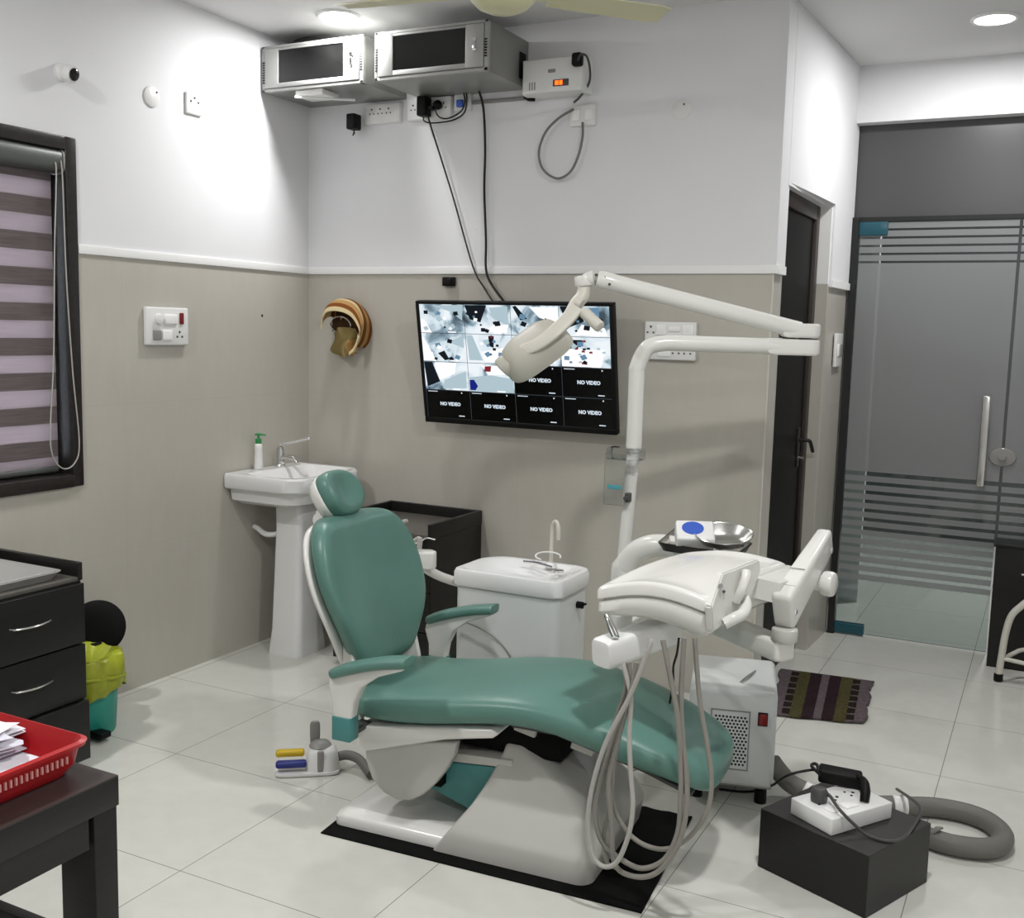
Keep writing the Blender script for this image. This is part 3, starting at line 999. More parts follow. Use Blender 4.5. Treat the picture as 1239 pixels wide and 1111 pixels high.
# ------------------------------------------------------------------ towel on its ring
q = at(420, 398, 'y', 0)
t = thing('towel_ring', 'chrome towel ring on the back wall right of the corner', 'towel ring', (q.x, 0, q.z + .03))
obj('wall_mount', lathe([(0, 0), (.024, 0), (.022, .01), (.01, .016), (.008, .05), (0, .05)], (q.x, 0, q.z + .05), 20, Matrix.Rotation(PI / 2, 4, 'X')), 'chrome', t)
obj('ring', tube([(q.x + .06 * math.cos(a), -.052 - .012 * math.sin(a), q.z + .018 + .042 * math.sin(a)) for a in [2 * PI * k / 24 for k in range(24)]], .004, 8, closed=True), 'chrome', t)
path = [(398, 388), (400, 376), (406, 368), (420, 367), (432, 373), (440, 388), (441, 402), (437, 417), (431, 424)]
ctr = [at(a, b, 'y', -.07) for a, b in path]
cs = spline(ctr, 5)
rows = []
cross = [(.062, .012), (.045, .020), (.025, .024), (.0, .022), (-.025, .014), (-.045, -.002), (-.056, -.022), (-.06, -.045)]
for i, p in enumerate(cs):
    f = i / (len(cs) - 1)
    sc_ = 1 - .35 * max(0, f - .6) / .4
    rows.append([Vector((p.x + (.012 if a < 0 else 0) * f, p.y - (-a) * 1.0 + .01 * math.sin(6 * f + a * 30), p.z + b * sc_ * .9 + .005 * math.sin(9 * f))) for a, b in cross])
order = [0, 1, 2, 1, 0, 4, 2, 2]
band = quadsheet(rows, .008, lambda i, j: [1, 0, 1, 2, 0, 1, 2][j])
rows = []
pts_l = [(404, 402), (403, 412), (401, 422), (404, 428)]
pts_m = [(412, 396), (416, 410), (414, 420), (417, 432)]
pts_r = [(432, 398), (434, 408), (433, 418), (428, 426)]
lay = []
for a, b, c in zip(pts_l, pts_m, pts_r):
    lay.append(spline([at(*a, 'y', -.05), at(*b, 'y', -.10), at(*c, 'y', -.05)], 6))
lay2 = [list(x) for x in zip(*[spline(list(z), 4) for z in zip(*lay)])]
fold = quadsheet([[p + Vector((0, .012 * math.sin(j * .9 + i * .5), 0)) for j, p in enumerate(r)] for i, r in enumerate(lay2)], .01, lambda i, j: 3 if j < 8 else (3 if i < 5 else 0))
back = quadsheet([[at(402 + 6 * j, 374 + 9 * i, 'y', -.035 + .012 * math.sin(j * 1.3)) for j in range(6)] for i in range(4)], .006, lambda i, j: 4)
tag(obj('hand_towel', join(band, fold, back), ['tan', 'brown', 'cream', 'khaki', 'tdark'], loc=(q.x, -.03, q.z)), 'brown and tan striped towel bunched on the chrome ring', 'towel')

# ------------------------------------------------------------------ television
t = thing('television', 'black wall television showing rows of camera pictures above dark no-signal tiles', 'television', (1.234, -.08, 1.108))
TX0, TX1 = .752, 1.716
ez = Vector((0, -.105, .56)).normalized()
en = Vector((0, -ez.z, ez.y))
TO = Vector((TX0, -.082, 1.109))
TW, TH = TX1 - TX0, .568
T4 = Matrix(((1, 0, 0, TO.x), (0, ez.y, en.y, TO.y), (0, ez.z, en.z, TO.z), (0, 0, 0, 1)))   # local (across, up, out)


def tvb(x0, x1, y0, y1, z0, z1, bev=0., mi=0):
    b = bx(x0, x1, y0, y1, z0, z1, bev, mi)
    b.transform(T4)
    return b


SX0, SX1, SY0, SY1 = .016, TW - .018, .026, TH - .014
obj('bezel', join(tvb(0, TW, 0, SY0, -.028, .008, .004), tvb(0, TW, SY1, TH, -.028, .008, .004), tvb(0, SX0, SY0, SY1, -.028, .008, .003), tvb(SX1, TW, SY0, SY1, -.028, .008, .003)), 'plastic_k', t)
obj('back_cover', join(tvb(.01, TW - .01, .012, TH - .012, -.034, -.02), tvb(.08, TW - .08, .05, TH - .1, -.062, -.034, .01)), 'plastic_k', t)
obj('wall_bracket', join(bx(1.1, 1.37, -.055, -.002, 1.26, 1.5, .004)), 'plastic_k', t)
scr = obj('screen', tvb(SX0 - .002, SX1 + .002, SY0 - .002, SY1 + .002, -.006, .002), 'screen', t)
cw, ch = (SX1 - SX0) / 4, (SY1 - SY0) / 4
rnd = random.Random(11)


def poly(pts, z, mi):
    bm = bmesh.new()
    f = bm.faces.new([bm.verts.new(T4 @ Vector((a, b, z))) for a, b in pts])
    f.material_index = mi
    return bm


for r in range(4):
    for c in range(4):
        x0, y1 = SX0 + c * cw, SY1 - r * ch
        x1, y0 = x0 + cw, y1 - ch
        mx_, my_ = (x0 + x1) / 2, (y0 + y1) / 2
        if r < 2 or (r == 2 and c < 2):
            b = [poly([(x0 + .001, y0 + .001), (x1 - .001, y0 + .001), (x1 - .001, y1 - .001), (x0 + .001, y1 - .001)], .0026, 0)]
            X = lambda u: x0 + cw * u
            Y = lambda v: y0 + ch * v
            Q = lambda pts, mi, k=0: b.append(poly([(X(min(max(u, .01), .99)), Y(min(max(v, .01), .99))) for u, v in pts], .0029 + .0001 * len(b), mi))
            if (r, c) == (0, 0):
                Q([(.0, .0), (.25, .0), (.1, .45), (0, .5)], 3)
                Q([(.28, .95), (.98, .98), (.95, .45), (.7, .75)], 4)
            elif (r, c) == (0, 1):
                Q([(.02, .98), (.5, .98), (.35, .4), (.12, .5)], 1)
                Q([(.55, .9), (.95, .95), (.95, .3), (.62, .55)], 6)
                Q([(.45, .1), (.9, .05), (.95, .35), (.6, .3)], 3)
            elif (r, c) == (0, 2):
                Q([(.05, .95), (.12, .98), (.35, .55), (.2, .5)], 1)
                Q([(.4, .95), (.98, .95), (.98, .4), (.6, .6)], 3)
            elif (r, c) == (0, 3):
                Q([(.02, .98), (.4, .98), (.5, .5), (.2, .3)], 1)
                Q([(.5, .95), (.8, .95), (.8, .5), (.55, .45)], 2)
                Q([(.45, .4), (.9, .3), (.95, .05), (.3, .05)], 3)
            elif (r, c) == (1, 0):
                Q([(.0, .02), (.3, .02), (.1, .7), (0, .9)], 3)
                Q([(.35, .3), (.5, .4), (.6, .1), (.5, .05)], 1)
                Q([(.6, .7), (.95, .95), (.95, .5)], 4)
            elif (r, c) == (1, 1):
                Q([(.02, .95), (.15, .95), (.35, .1), (.05, .1)], 4)
                Q([(.5, .95), (.62, .95), (.6, .55), (.5, .6)], 1)
                Q([(.52, .95), (.58, .98), (.58, .85)], 5)
                Q([(.35, .4), (.95, .6), (.95, .05), (.4, .05)], 3)
            elif (r, c) == (1, 2):
                Q([(.1, .9), (.9, .9), (.9, .1), (.1, .1)], 3)
            elif (r, c) == (1, 3):
                Q([(.05, .9), (.45, .9), (.45, .72), (.05, .72)], 1)
                Q([(.02, .6), (.9, .6), (.8, .02), (.02, .02)], 3)
                for k in range(16):
                    u, v = .1 + .75 * rnd.random(), .08 + .75 * rnd.random()
                    Q([(u, v), (u + .07, v), (u + .06, v + .07), (u, v + .06)], rnd.choice([1, 1, 4, 6, 5]))
            elif (r, c) == (2, 0):
                Q([(.0, .98), (.2, .98), (.35, .3), (.05, .1)], 1)
                Q([(.25, .95), (.75, .98), (.7, .6), (.35, .35)], 3)
                Q([(.45, .35), (.95, .7), (.95, .1), (.4, .05)], 4)
            else:
                Q([(.02, .5), (.5, .6), (.98, .5), (.98, .02), (.02, .02)], 4)
                Q([(.3, .92), (.9, .95), (.85, .65), (.45, .6)], 3)
                Q([(.38, .9), (.52, .92), (.5, .72), (.36, .72)], 5)
                Q([(.02, .4), (.12, .42), (.2, .2), (.14, .05), (.02, .05)], 7)
            if r < 2:
                for k in range(9):
                    u, v = .12 + .7 * rnd.random(), .1 + .7 * rnd.random()
                    s = .03 + .06 * rnd.random()
                    a = rnd.random() * 3
                    Q([(u + s * math.cos(a + q_ * PI / 2), v + s * 1.3 * math.sin(a + q_ * PI / 2)) for q_ in range(4)], rnd.choice([1, 1, 1, 2, 4, 3]))
            Q([(.62, .03), (.8, .03), (.8, .07), (.62, .07)], 3)
            obj('camera_picture', join(*b), ['feed', 'fd', 'fb', 'fw', 'ft', 'fr', 'ft', 'fn'], scr)
        else:
            M4 = T4 @ Matrix.Translation((mx_ + .01, my_, .0028))
            tx = text_bm('NO VIDEO', .0225, M4, .0003)
            obj('no_video_caption', tx, 'osd', scr)
            obj('cell_lines', join(tvb(x0, x1, y1 - .0018, y1, .002, .0026), tvb(x0, x0 + .0016, y0, y1, .002, .0026)), 'osd2', scr)
            obj('cell_marks', join(tvb(x0 + .012, x0 + .062, y1 - .010, y1 - .007, .002, .0027), tvb(x1 - .045, x1 - .04, y1 - .014, y1 - .008, .002, .0027), tvb(x1 - .065, x1 - .035, y0 + .010, y0 + .014, .002, .0027)), 'osd', scr)

# ------------------------------------------------------------------ wash basin in the corner
def rect_ring(x0, x1, y0, y1, r, z, k=7):
    """rounded rectangle, r = radii (x0y0, x1y0, x1y1, x0y1)"""
    o = []
    for (cx, cy, a0), rr in zip(((x0, y0, PI), (x1, y0, 1.5 * PI), (x1, y1, 0), (x0, y1, .5 * PI)), r):
        ox = cx + (rr if cx == x0 else -rr)
        oy = cy + (rr if cy == y0 else -rr)
        for i in range(k):
            a = a0 + .5 * PI * i / (k - 1)
            o.append(Vector((ox + rr * math.cos(a), oy + rr * math.sin(a), z)))
    return o


t = thing('wash_basin', 'white ceramic pedestal wash basin in the room corner under the towel', 'wash basin', (.2, -.365, 0))
bx0, bx1, by0, by1 = .004, .425, -.63, -.10
g = (.01, .10, .10, .01)
rings = [rect_ring(.10, .30, -.48, -.25, (.04, .06, .06, .04), .715),
         rect_ring(.03, .35, -.565, -.165, (.03, .10, .10, .03), .718),
         rect_ring(.008, .385, -.590, -.140, (.02, .1, .1, .02), .735),
         rect_ring(.006, .402, -.600, -.128, (.02, .1, .1, .02), .785), rect_ring(bx0, bx1 - .004, by0 + .006, by1 - .004, g, .792), rect_ring(bx0, bx1, by0, by1, g, .800),
         rect_ring(bx0, bx1, by0, by1, g, .852), rect_ring(bx0 + .003, bx1 - .006, by0 + .006, by1 - .006, g, .861),
         rect_ring(.095, .395, -.60, -.13, (.05, .09, .09, .05), .861), rect_ring(.105, .385, -.59, -.14, (.05, .09, .09, .05), .852),
         rect_ring(.13, .36, -.55, -.18, (.06, .09, .09, .06), .80), rect_ring(.18, .31, -.46, -.27, (.05, .06, .06, .05), .765)]
obj('bowl', loft(rings), 'ceramic', t)
obj('waste_fitting', lathe([(0, .766), (.022, .766), (.024, .769), (0, .770)], (.245, -.365, 0), 20), 'chrome', t)
rings = [rect_ring(.155, .335, -.505, -.275, (.015, .035, .035, .015), 0.0), rect_ring(.155, .335, -.505, -.275, (.015, .035, .035, .015), .015),
         rect_ring(.16, .325, -.488, -.285, (.015, .035, .035, .015), .12), rect_ring(.165, .31, -.462, -.285, (.015, .03, .03, .015), .60), rect_ring(.165, .315, -.465, -.285, (.015, .03, .03, .015), .72)]
obj('pedestal', loft(rings), 'ceramic', t)
obj('waste_pipe', tube([(.006, -.42, .58), (.04, -.43, .572), (.075, -.44, .56), (.11, -.44, .555), (.16, -.43, .565), (.2, -.40, .60)], .013, 10, 5), 'plastic_w', t)
tp = obj('tap', join(lathe([(0, 0), (.026, 0), (.026, .006), (.019, .012), (.019, .085), (.016, .095), (0, .098)], (.06, -.295, .861), 24),
                     tube([(.06, -.295, .905), (.10, -.297, .912), (.145, -.299, .905), (.16, -.30, .885)], [.013, .012, .012, .011], 12, 5)), 'chrome', t)
obj('lever', join(tube([(.06, -.295, .965), (.085, -.28, .972), (.13, -.25, .985), (.165, -.225, .998)], [.009, .006, .006, .007], 10, 4),
                  box((.168, -.223, 1.0), (.03, .012, .014), .005, rz=.6)), 'chrome', tp)

t = thing('soap_bottle', 'white soap bottle with a green pump cap on the basin rim', 'soap bottle', (.045, -.435, .862))
sx_, sy_ = .045, -.435
obj('bottle', lathe([(0, 0), (.019, 0), (.021, .004), (.0195, .03), (.018, .09), (.019, .112), (.016, .12), (.012, .124), (0, .124)], (sx_, sy_, .862), 24), 'plastic_w', t)
obj('cap', lathe([(0, .122), (.014, .122), (.014, .144), (.006, .148), (.004, .162), (0, .162)], (sx_, sy_, .862), 20), 'green_cap', t)
obj('pump_nozzle', join(tube([(sx_ - .014, sy_ - .008, 1.027), (sx_ + .004, sy_, 1.028), (sx_ + .034, sy_ + .014, 1.025)], [.005, .006, .004], 8, 3)), 'green_cap', t)

# ------------------------------------------------------------------ pedal bin
BX, BY = .205, -1.60
t = thing('pedal_bin', 'teal pedal bin with yellow bag and open black lid beside the drawer cabinet', 'waste bin', (BX, BY, 0))
obj('bin_body', lathe([(0, .0), (.098, .0), (.102, .01), (.118, .26), (.122, .262), (.122, .27), (.114, .27), (.1, .03), (0, .025)], (BX, BY, 0), 36), 'bin', t)
rows = []
prof = [(.002, .258), (.03, .262), (.07, .272), (.10, .295), (.122, .305), (.130, .298), (.134, .27), (.136, .235), (.135, .20), (.133, .168)]
rnd = random.Random(2)
ph = [rnd.random() * 6 for _ in range(4)]
for i, (r, z) in enumerate(prof):
    rows.append([Vector((BX + (r + (.006 * math.sin(9 * a + ph[0] + i * .7) + .004 * math.sin(17 * a + ph[1])) * (i > 2)) * math.cos(a),
                         BY + (r + (.006 * math.sin(9 * a + ph[0] + i * .7) + .004 * math.sin(17 * a + ph[1])) * (i > 2)) * math.sin(a),
                         z + (.014 * math.sin(3 * a + ph[2]) + .006 * math.sin(11 * a)) * (1 if i in (2, 3, 8, 9) else .4))) for a in [2 * PI * k / 60 for k in range(60)]])
obj('bag_liner', join(loft(rows, cap=False), tube([(BX + .139 * math.cos(a), BY + .139 * math.sin(a), .205 + .03 * math.cos(a - 5.6)) for a in [2 * PI * k / 40 for k in range(40)]], .006, 6, closed=True)), 'bag', t)
lc = at(118, 759, 'y', -1.475)
lidR = Matrix.Translation(lc) @ Vector((.62, -.76, .22)).to_track_quat('Z', 'Y').to_matrix().to_4x4() @ Matrix.Diagonal((.86, .86, .45, 1))
obj('lid', lathe([(0, .02), (.06, .018), (.105, .008), (.122, -.006), (.122, -.014), (.116, -.012), (.06, -.004), (0, -.002)], (0, 0, 0), 40, lidR), 'binlid', t)
obj('lid_hinge', join(box((BX - .075, BY + .105, .275), (.06, .05, .06), .004, rz=.9)), 'binlid', t)
obj('pedal', join(bx(BX + .03, BX + .15, BY - .075, BY - .02, .012, .035, .006), box((BX + .125, BY - .05, .03), (.06, .045, .012), .004)), 'plastic_k', t)

# ------------------------------------------------------------------ drawer cabinet on the left with a steel tray
def drawer_fronts(parent, x, y0, y1, zs, hy, facing='x', hz=.55):
    for k, (z0, z1, prot) in enumerate(zs):
        if facing == 'x':
            d = obj('drawer', bx(x - .004, x + .016 + prot, y0, y1, z0, z1, .0025), 'lam_front', parent)
            if hy is not None:
                zc = z0 + (z1 - z0) * hz
                h = tube([(x + .014 + prot, hy - .075, zc), (x + .03 + prot, hy - .06, zc - .001), (x + .041 + prot, hy, zc - .002), (x + .03 + prot, hy + .06, zc - .001), (x + .014 + prot, hy + .075, zc)], .0055, 8, 5, flat=.7)
                obj('handle', h, 'steel', d)
        else:
            d = obj('drawer', bx(y0, y1, x - .016 - prot, x + .004, z0, z1, .0025), 'lam_front', parent)


CX, CY = .46, -1.83
t = thing('drawer_cabinet', 'dark three-drawer cabinet against the left wall with a steel tray on top', 'cabinet', (.23, -2.3, 0), group=None)
obj('carcass', join(bx(.004, CX - .004, -2.78, CY, .03, .662, .002), bx(.03, CX - .04, -2.75, CY - .03, 0, .03)), 'lam', t)
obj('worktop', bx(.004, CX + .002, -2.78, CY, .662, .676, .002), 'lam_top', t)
obj('rim', join(bx(.004, CX + .004, CY - .018, CY + .002, .664, .725, .002), bx(.004, .022, -2.78, CY - .018, .664, .725, .002), bx(.004, CX + .004, -2.78, -2.762, .664, .725, .002)), 'lam', t)
drawer_fronts(t, CX, -2.775, CY - .003, [(.448, .655, 0), (.25, .442, 0), (.035, .244, .012)], -2.05)

t = thing('steel_tray', 'stainless steel instrument tray on the drawer cabinet beside the pedal bin', 'tray', (.26, -2.14, .677))
a0, a1, b0, b1 = .09, .445, -2.50, -1.885
rg = lambda i, z: rect_ring(a0 + i, a1 - i, b0 + i, b1 - i, (.03, .03, .03, .03), z)
obj('tray_body', loft([rg(.02, .677), rg(.006, .70), rg(.0, .703), rg(0, .705), rg(.010, .704), rg(.026, .681)]), 'steel_bright', t)
obj('tray_lid', loft([rg(.012, .705), rg(.012, .708), rg(.03, .712), rg(.05, .709)]), 'steel_bright', t)
obj('lid_handle', tube([(.27, -2.25, .71), (.27, -2.25, .728), (.27, -2.10, .728), (.27, -2.10, .71)], .005, 8, 4), 'chrome', t)

# ------------------------------------------------------------------ desk in the left foreground
t = thing('desk', 'dark brown desk in the left foreground carrying a red tray', 'desk', (1.6, -3.55, 0))
dx0, dx1, dy0, dy1 = 1.18, 1.968, -4.3, -3.055
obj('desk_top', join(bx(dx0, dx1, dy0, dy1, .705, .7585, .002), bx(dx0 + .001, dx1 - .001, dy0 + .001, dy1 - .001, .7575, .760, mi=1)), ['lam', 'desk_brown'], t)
obj('end_frame', join(bx(dx1 - .05, dx1 - .006, dy0 + .068, dy1 - .062, .648, .705)), 'lam', t)
for nm, a, b in (('leg', dx1 - .064, dy1 - .058), ('leg', dx0 + .004, dy1 - .058), ('leg', dx1 - .064, dy0 + .01), ('leg', dx0 + .004, dy0 + .01)):
    obj(nm, bx(a - (.025 if a > 1.5 else 0), a + .06, b + .006, b + .056, 0, .706, .002), 'lam', t)
obj('stretcher', join(bx(dx0 + .06, dx0 + .085, dy0 + .05, dy1 - .056, .30, .46, .002), bx(dx0 + .06, dx1 - .06, dy1 - .05, dy1 - .025, .30, .46, .002)), 'lam', t)

rx1, ry1 = 1.905, -3.078   # far right foot of the tray
t = thing('letter_tray', 'red plastic tray holding white papers on the dark desk', 'tray', (1.75, -3.27, .761))
ra, rb, rc, rd = 1.60, rx1, -3.50, ry1
rg = lambda i, z: rect_ring(ra + i, rb - i, rc + i, rd - i, (.03, .03, .03, .03), z)
obj('tray_body', loft([rg(.012, .761), rg(.0, .78), rg(-.006, .812), rg(-.013, .813), rg(-.015, .820), rg(-.008, .823), rg(-.006, .820), rg(.006, .79), rg(.016, .768)]), 'red', t)
obj('slots', join(*[bx(rb + .0045, rb + .0085, rd - .17 + .010 * k, rd - .1665 + .010 * k, .790, .803) for k in range(14)]), 'slotpink', t, label='row of pale slots in the tray side')
shc = at(68, 912, 'z', .776) - Vector((.105, .115, 0))
sh = box((shc.x, shc.y, .772), (.21, .23, .002), rz=-.06)
tag(obj('paper_sheet', sh, 'paper', loc=(shc.x, shc.y, .772)), 'flat white sheet lying on the bottom of the red tray', 'paper')
rnd = random.Random(21)
pq = at(27, 893, 'z', .80)
pcx, pcy = pq.x - .055, pq.y - .075
for k in range(9):
    cx, cy, z = pcx + rnd.uniform(-.012, .012), pcy + rnd.uniform(-.02, .02), .7755 + .006 * k
    rz = rnd.uniform(-.35, .35)
    w_, h_ = .10 + .02 * rnd.random(), .14 + .02 * rnd.random()
    rows = []
    for i in range(6):
        rows.append([Vector((w_ * (i / 5 - .5), h_ * (j / 5 - .5) + (.004 * math.sin(i * 2.5 + k) if j in (0, 5) else 0), .0016 * math.sin(i + j * .8 + k))) for j in range(6)])
    bm = quadsheet(rows, .0012)
    bm.transform(Matrix.Translation((cx, cy, z)) @ Matrix.Rotation(rz, 4, 'Z'))
    o = obj('paper_slip', bm, 'paper2' if k % 3 == 1 else 'paper', loc=(cx, cy, z))
    tag(o, 'white paper slip in the untidy pile in the red tray' if k < 8 else 'topmost white paper slip of the untidy pile in the red tray', 'paper', 'paper slips piled in the red tray')

# ------------------------------------------------------------------ cabinet against the back wall
t = thing('drawer_cabinet', 'black cabinet with an open-topped grey tray top behind the dental chair', 'cabinet', (.765, -.23, 0))
kx0, kx1, ky0 = .505, 1.018, -.455
obj('carcass', join(bx(kx0, kx1, ky0, -.004, .03, .635, .002), bx(kx0 + .02, kx1 - .02, ky0 + .03, -.02, 0, .03)), 'lam', t)
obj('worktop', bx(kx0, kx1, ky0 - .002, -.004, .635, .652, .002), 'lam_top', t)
obj('rim', join(bx(kx0, kx0 + .018, ky0 - .004, -.004, .636, .70, .002), bx(kx1 - .018, kx1 + .002, ky0 - .004, -.004, .636, .70, .002), bx(kx0, kx1, -.022, -.002, .636, .70, .002)), 'lam', t)
obj('recess_shade', bx(kx0 + .02, kx1 - .02, ky0 - .003, ky0 + .01, .575, .632), 'gap', t)  # flat black panel painted as the shade inside an open recess
drawer_fronts(t, ky0, kx0 + .003, kx1 - .003, [(.40, .57, 0), (.22, .395, 0), (.035, .215, 0)], None, 'y')

# ------------------------------------------------------------------ spittoon unit behind the chair
t = thing('spittoon_unit', 'white dental water unit with basin top and thin gooseneck spout behind the chair', 'spittoon unit', (1.65, -.82, 0))
ux0, ux1, uy0, uy1 = 1.425, 1.872, -.985, -.672
rg = lambda i, z: rect_ring(ux0 + i, ux1 - i, uy0 + i, uy1 - i, (.035, .045, .06, .11), z)
rg2 = lambda i, z: rect_ring(ux0 + .012 + i, ux1 - .012 - i, uy0 + .012 + i, uy1 - .012 - i, (.03, .035, .05, .08), z)
obj('cabinet_body', loft([rg2(.0, .012), rg2(0, .30), rg2(.0, .595), rg2(.004, .60)]), 'unitwhite', t)
obj('basin_top', loft([rg(.004, .600), rg(.0, .606), rg(.0, .650), rg(.005, .661), rg(.014, .664), rg(.03, .660), rg(.06, .640), rg(.10, .622), rg(.13, .618)]), 'ceramic', t)
gx, gy = 1.712, -.72
obj('gooseneck_spout', tube([(gx, gy, .655), (gx, gy, .70), (gx, gy, .79), (gx + .006, gy - .004, .822), (gx + .022, gy - .01, .832), (gx + .034, gy - .016, .81), (gx + .036, gy - .018, .765)], [.0085, .0075, .007, .0065, .007, .0085, .0075], 10, 5), 'ivory', t)
obj('spout_base', lathe([(0, 0), (.022, 0), (.02, .012), (.012, .018), (0, .02)], (gx, gy, .652), 20), 'plastic_w', t)
obj('rinse_ring', tube([(gx + .01 + .05 * math.cos(a), gy - .05 + .03 * math.sin(a), .705 + .01 * math.sin(a)) for a in [2 * PI * k / 30 for k in range(22)]], .003, 6), 'plastic_w', t)
obj('cup_stand', join(tube([(gx - .10, gy - .03, .668), (gx - .04, gy - .04, .672), (gx + .03, gy - .06, .668)], [.006, .007, .005], 8, 4), lathe([(0, 0), (.02, 0), (.02, .008), (0, .01)], (gx + .06, gy - .06, .652), 16)), 'chrome', t)
obj('tap_knob', join(cyl((ux1 - .014, -.80, .545), (ux1 + .012, -.80, .545), .013, 14), tube([(ux1 + .01, -.80, .548), (ux1 + .03, -.815, .556)], [.006, .004], 8)), 'plastic_k', t)
obj('side_cable', tube([at(563, 753, 'y', -1.0), at(580, 760, 'y', -1.002), at(600, 773, 'y', -1.0), at(617, 795, 'y', -1.0), at(630, 830, 'y', -1.0)], .004, 6, 5), 'plastic_g', t)
# assistant's holder with suction and syringe, carried on an arm from the unit
ah = obj('assistant_holder', join(prism([(1.20, -1.02), (1.335, -.965), (1.365, -.985), (1.375, -1.025), (1.23, -1.085)], lambda a, b: Vector((a, b, .655)), (0, 0, .066), .008),
                                  tube([(1.28, -1.0, .67), (1.34, -.9, .60), (1.45, -.82, .56)], .018, 12, 4)), 'enamel', t)
obj('suction_tip', tube([at(507, 664, 'y', -1.03), at(508, 652, 'y', -1.03), at(500, 655, 'y', -1.03)], [.011, .009, .008], 8, 4), 'hose_l', ah)
obj('syringe_tip', tube([at(500, 657, 'y', -1.03), at(508, 655, 'y', -1.03), at(516, 651, 'y', -1.03), at(526, 653, 'y', -1.03)], [.008, .005, .003, .003], 8, 4), 'chrome', ah)
obj('suction_tip', tube([at(484, 641, 'y', -1.05), at(487, 632, 'y', -1.05), at(493, 630, 'y', -1.05)], [.009, .008, .006], 8, 4), 'hose_l', ah)

# ------------------------------------------------------------------ operating lamp on its pole
py_ = -.75
pa, pb, pc = at(754, 680, 'y', py_), at(767, 540, 'y', py_), at(770, 462, 'y', py_)
t = thing('dental_lamp', 'white pole-mounted dental operating lamp with folding arms in front of the television', 'lamp', (pa.x, py_, 0))
ROOTp = Vector((pa.x, py_, 0))
obj('pole', join(tube([(pa.x - .01, py_, .004), (pa.x, py_, pa.z), tuple(pb)], .0235, 20), lathe([(0, 0), (.09, 0), (.09, .012), (.03, .02), (0, .02)], (pa.x - .01, py_, .002), 28)), 'enamel', t)
zA = 1.512
dirA = Vector((.89, .456, 0)).normalized()
corner = Vector((pc.x + .004, py_, zA))
jn = corner + dirA * .605
arm = spline([Vector(pb) - Vector((0, 0, .02)), Vector((pc.x, py_, 1.38)), Vector((pc.x + .003, py_, 1.43)), corner + dirA * .03 + Vector((0, 0, -.018)), corner + dirA * .085 + Vector((0, 0, .0)),
              corner + dirA * .16 + Vector((0, 0, .002)), corner + dirA * .40, jn - dirA * .04], 7)
obj('lower_arm', join(tube(arm, .0285, 18), tube([Vector(pb) + Vector((0, 0, .0)), Vector(pb) + Vector((0, 0, .07))], .0275, 18)), 'enamel', t)
def stadium(c, d, L, w_, z0, z1, w2):
    n = Vector((-d.y, d.x, 0))
    o = [c + n * w_ * math.cos(a) + d * w_ * math.sin(a) for a in [PI * k / 14 for k in range(15)]]
    o += [c - d * L - n * w2, c - d * L + n * w2]
    return loft([[Vector((p.x + (c.x - p.x) * i, p.y + (c.y - p.y) * i, z)) for p in o] for z, i in ((z0, .18), (z0 + .005, .04), (z0 + .010, 0), (z1 - .010, 0), (z1 - .004, .04), (z1, .18))])


jt = obj('elbow_joint', join(stadium(jn, dirA, .15, .037, zA - .030, zA + .026, .026), tube([jn - dirA * .17, jn - dirA * .10], [.0285, .030], 18)), 'enamel', t)
obj('joint_gap', cyl(jn + Vector((0, 0, .022)), jn + Vector((0, 0, .030)), .028, 20), 'plastic_dg', jt)
j2 = jn + Vector((0, 0, .05))
he = at(722, 337, 'y', -.86)
dS = (he - j2).normalized()
obj('elbow_cap', join(stadium(jn, dirA, .10, .036, zA + .032, zA + .082, .027), tube([j2 + dS * .17, j2 + dS * .04], [.030, .030], 18)), 'enamel', t)
sa = obj('spring_arm', tube([j2 + dS * .10, j2 + dS * .14, he - dS * .07, he - dS * .02, he], [.026, .030, .030, .032, .026], 20), 'enamel', t)
obj('arm_screws', join(*[cyl(he - dS * .04 + Vector((a, -.03, b)), he - dS * .04 + Vector((a, -.034, b)), .005, 10) for a, b in ((0, .012), (.02, -.012), (-.03, .02))]), 'plastic_dg', sa)
# knuckle above the head
kn = at(712, 338, 'y', -.87)
kn2 = at(700, 348, 'y', -.88)
obj('knuckle', join(tube([he + dS * .01, kn, kn2], [.026, .026, .02], 16, 3), cyl(at(706, 334, 'y', -.87), at(707, 347, 'y', -.87), .034, 22, bev=.006)), 'enamel', t)
sw = [at(707, 345, 'y', -.87), at(705, 358, 'y', -.88), at(697, 368, 'y', -.90), at(690, 380, 'y', -.92)]
obj('swivel', join(tube(sw, [.022, .024, .024, .022], 16, 4), cyl(at(698, 366, 'y', -.915), at(704, 369, 'y', -.915), .019, 16)), 'ivory', t)
yk = [at(698, 372, 'y', -.94), at(685, 388, 'y', -.97), at(668, 404, 'y', -1.005), at(650, 417, 'y', -1.02), at(632, 425, 'y', -1.02)]
yp = spline(yk, 6)
rings = []
for i, p in enumerate(yp):
    d = (yp[min(i + 1, len(yp) - 1)] - yp[max(i - 1, 0)]).normalized()
    n = Vector((.2, -.9, .3))
    n = (n - d * n.dot(d)).normalized()
    b = d.cross(n)
    hw = .026 - .005 * i / len(yp)
    rings.append([p + b * u * hw + n * v * .011 for u, v in sup(1, 1, 4, 16)])
obj('yoke_arm', loft(rings), 'ivory', t)
hc = at(646, 421, 'y', -.955)
ca_, sa_ = math.cos(math.radians(36)), math.sin(math.radians(36))
xr = (RT * ca_ + UP * sa_).normalized()                   # long axis of the head
axd = (FW * .66 + (RT * sa_ - UP * ca_) * .75).normalized()           # where the lamp shines
axd = (axd - xr * axd.dot(xr)).normalized()
yr = axd.cross(xr)
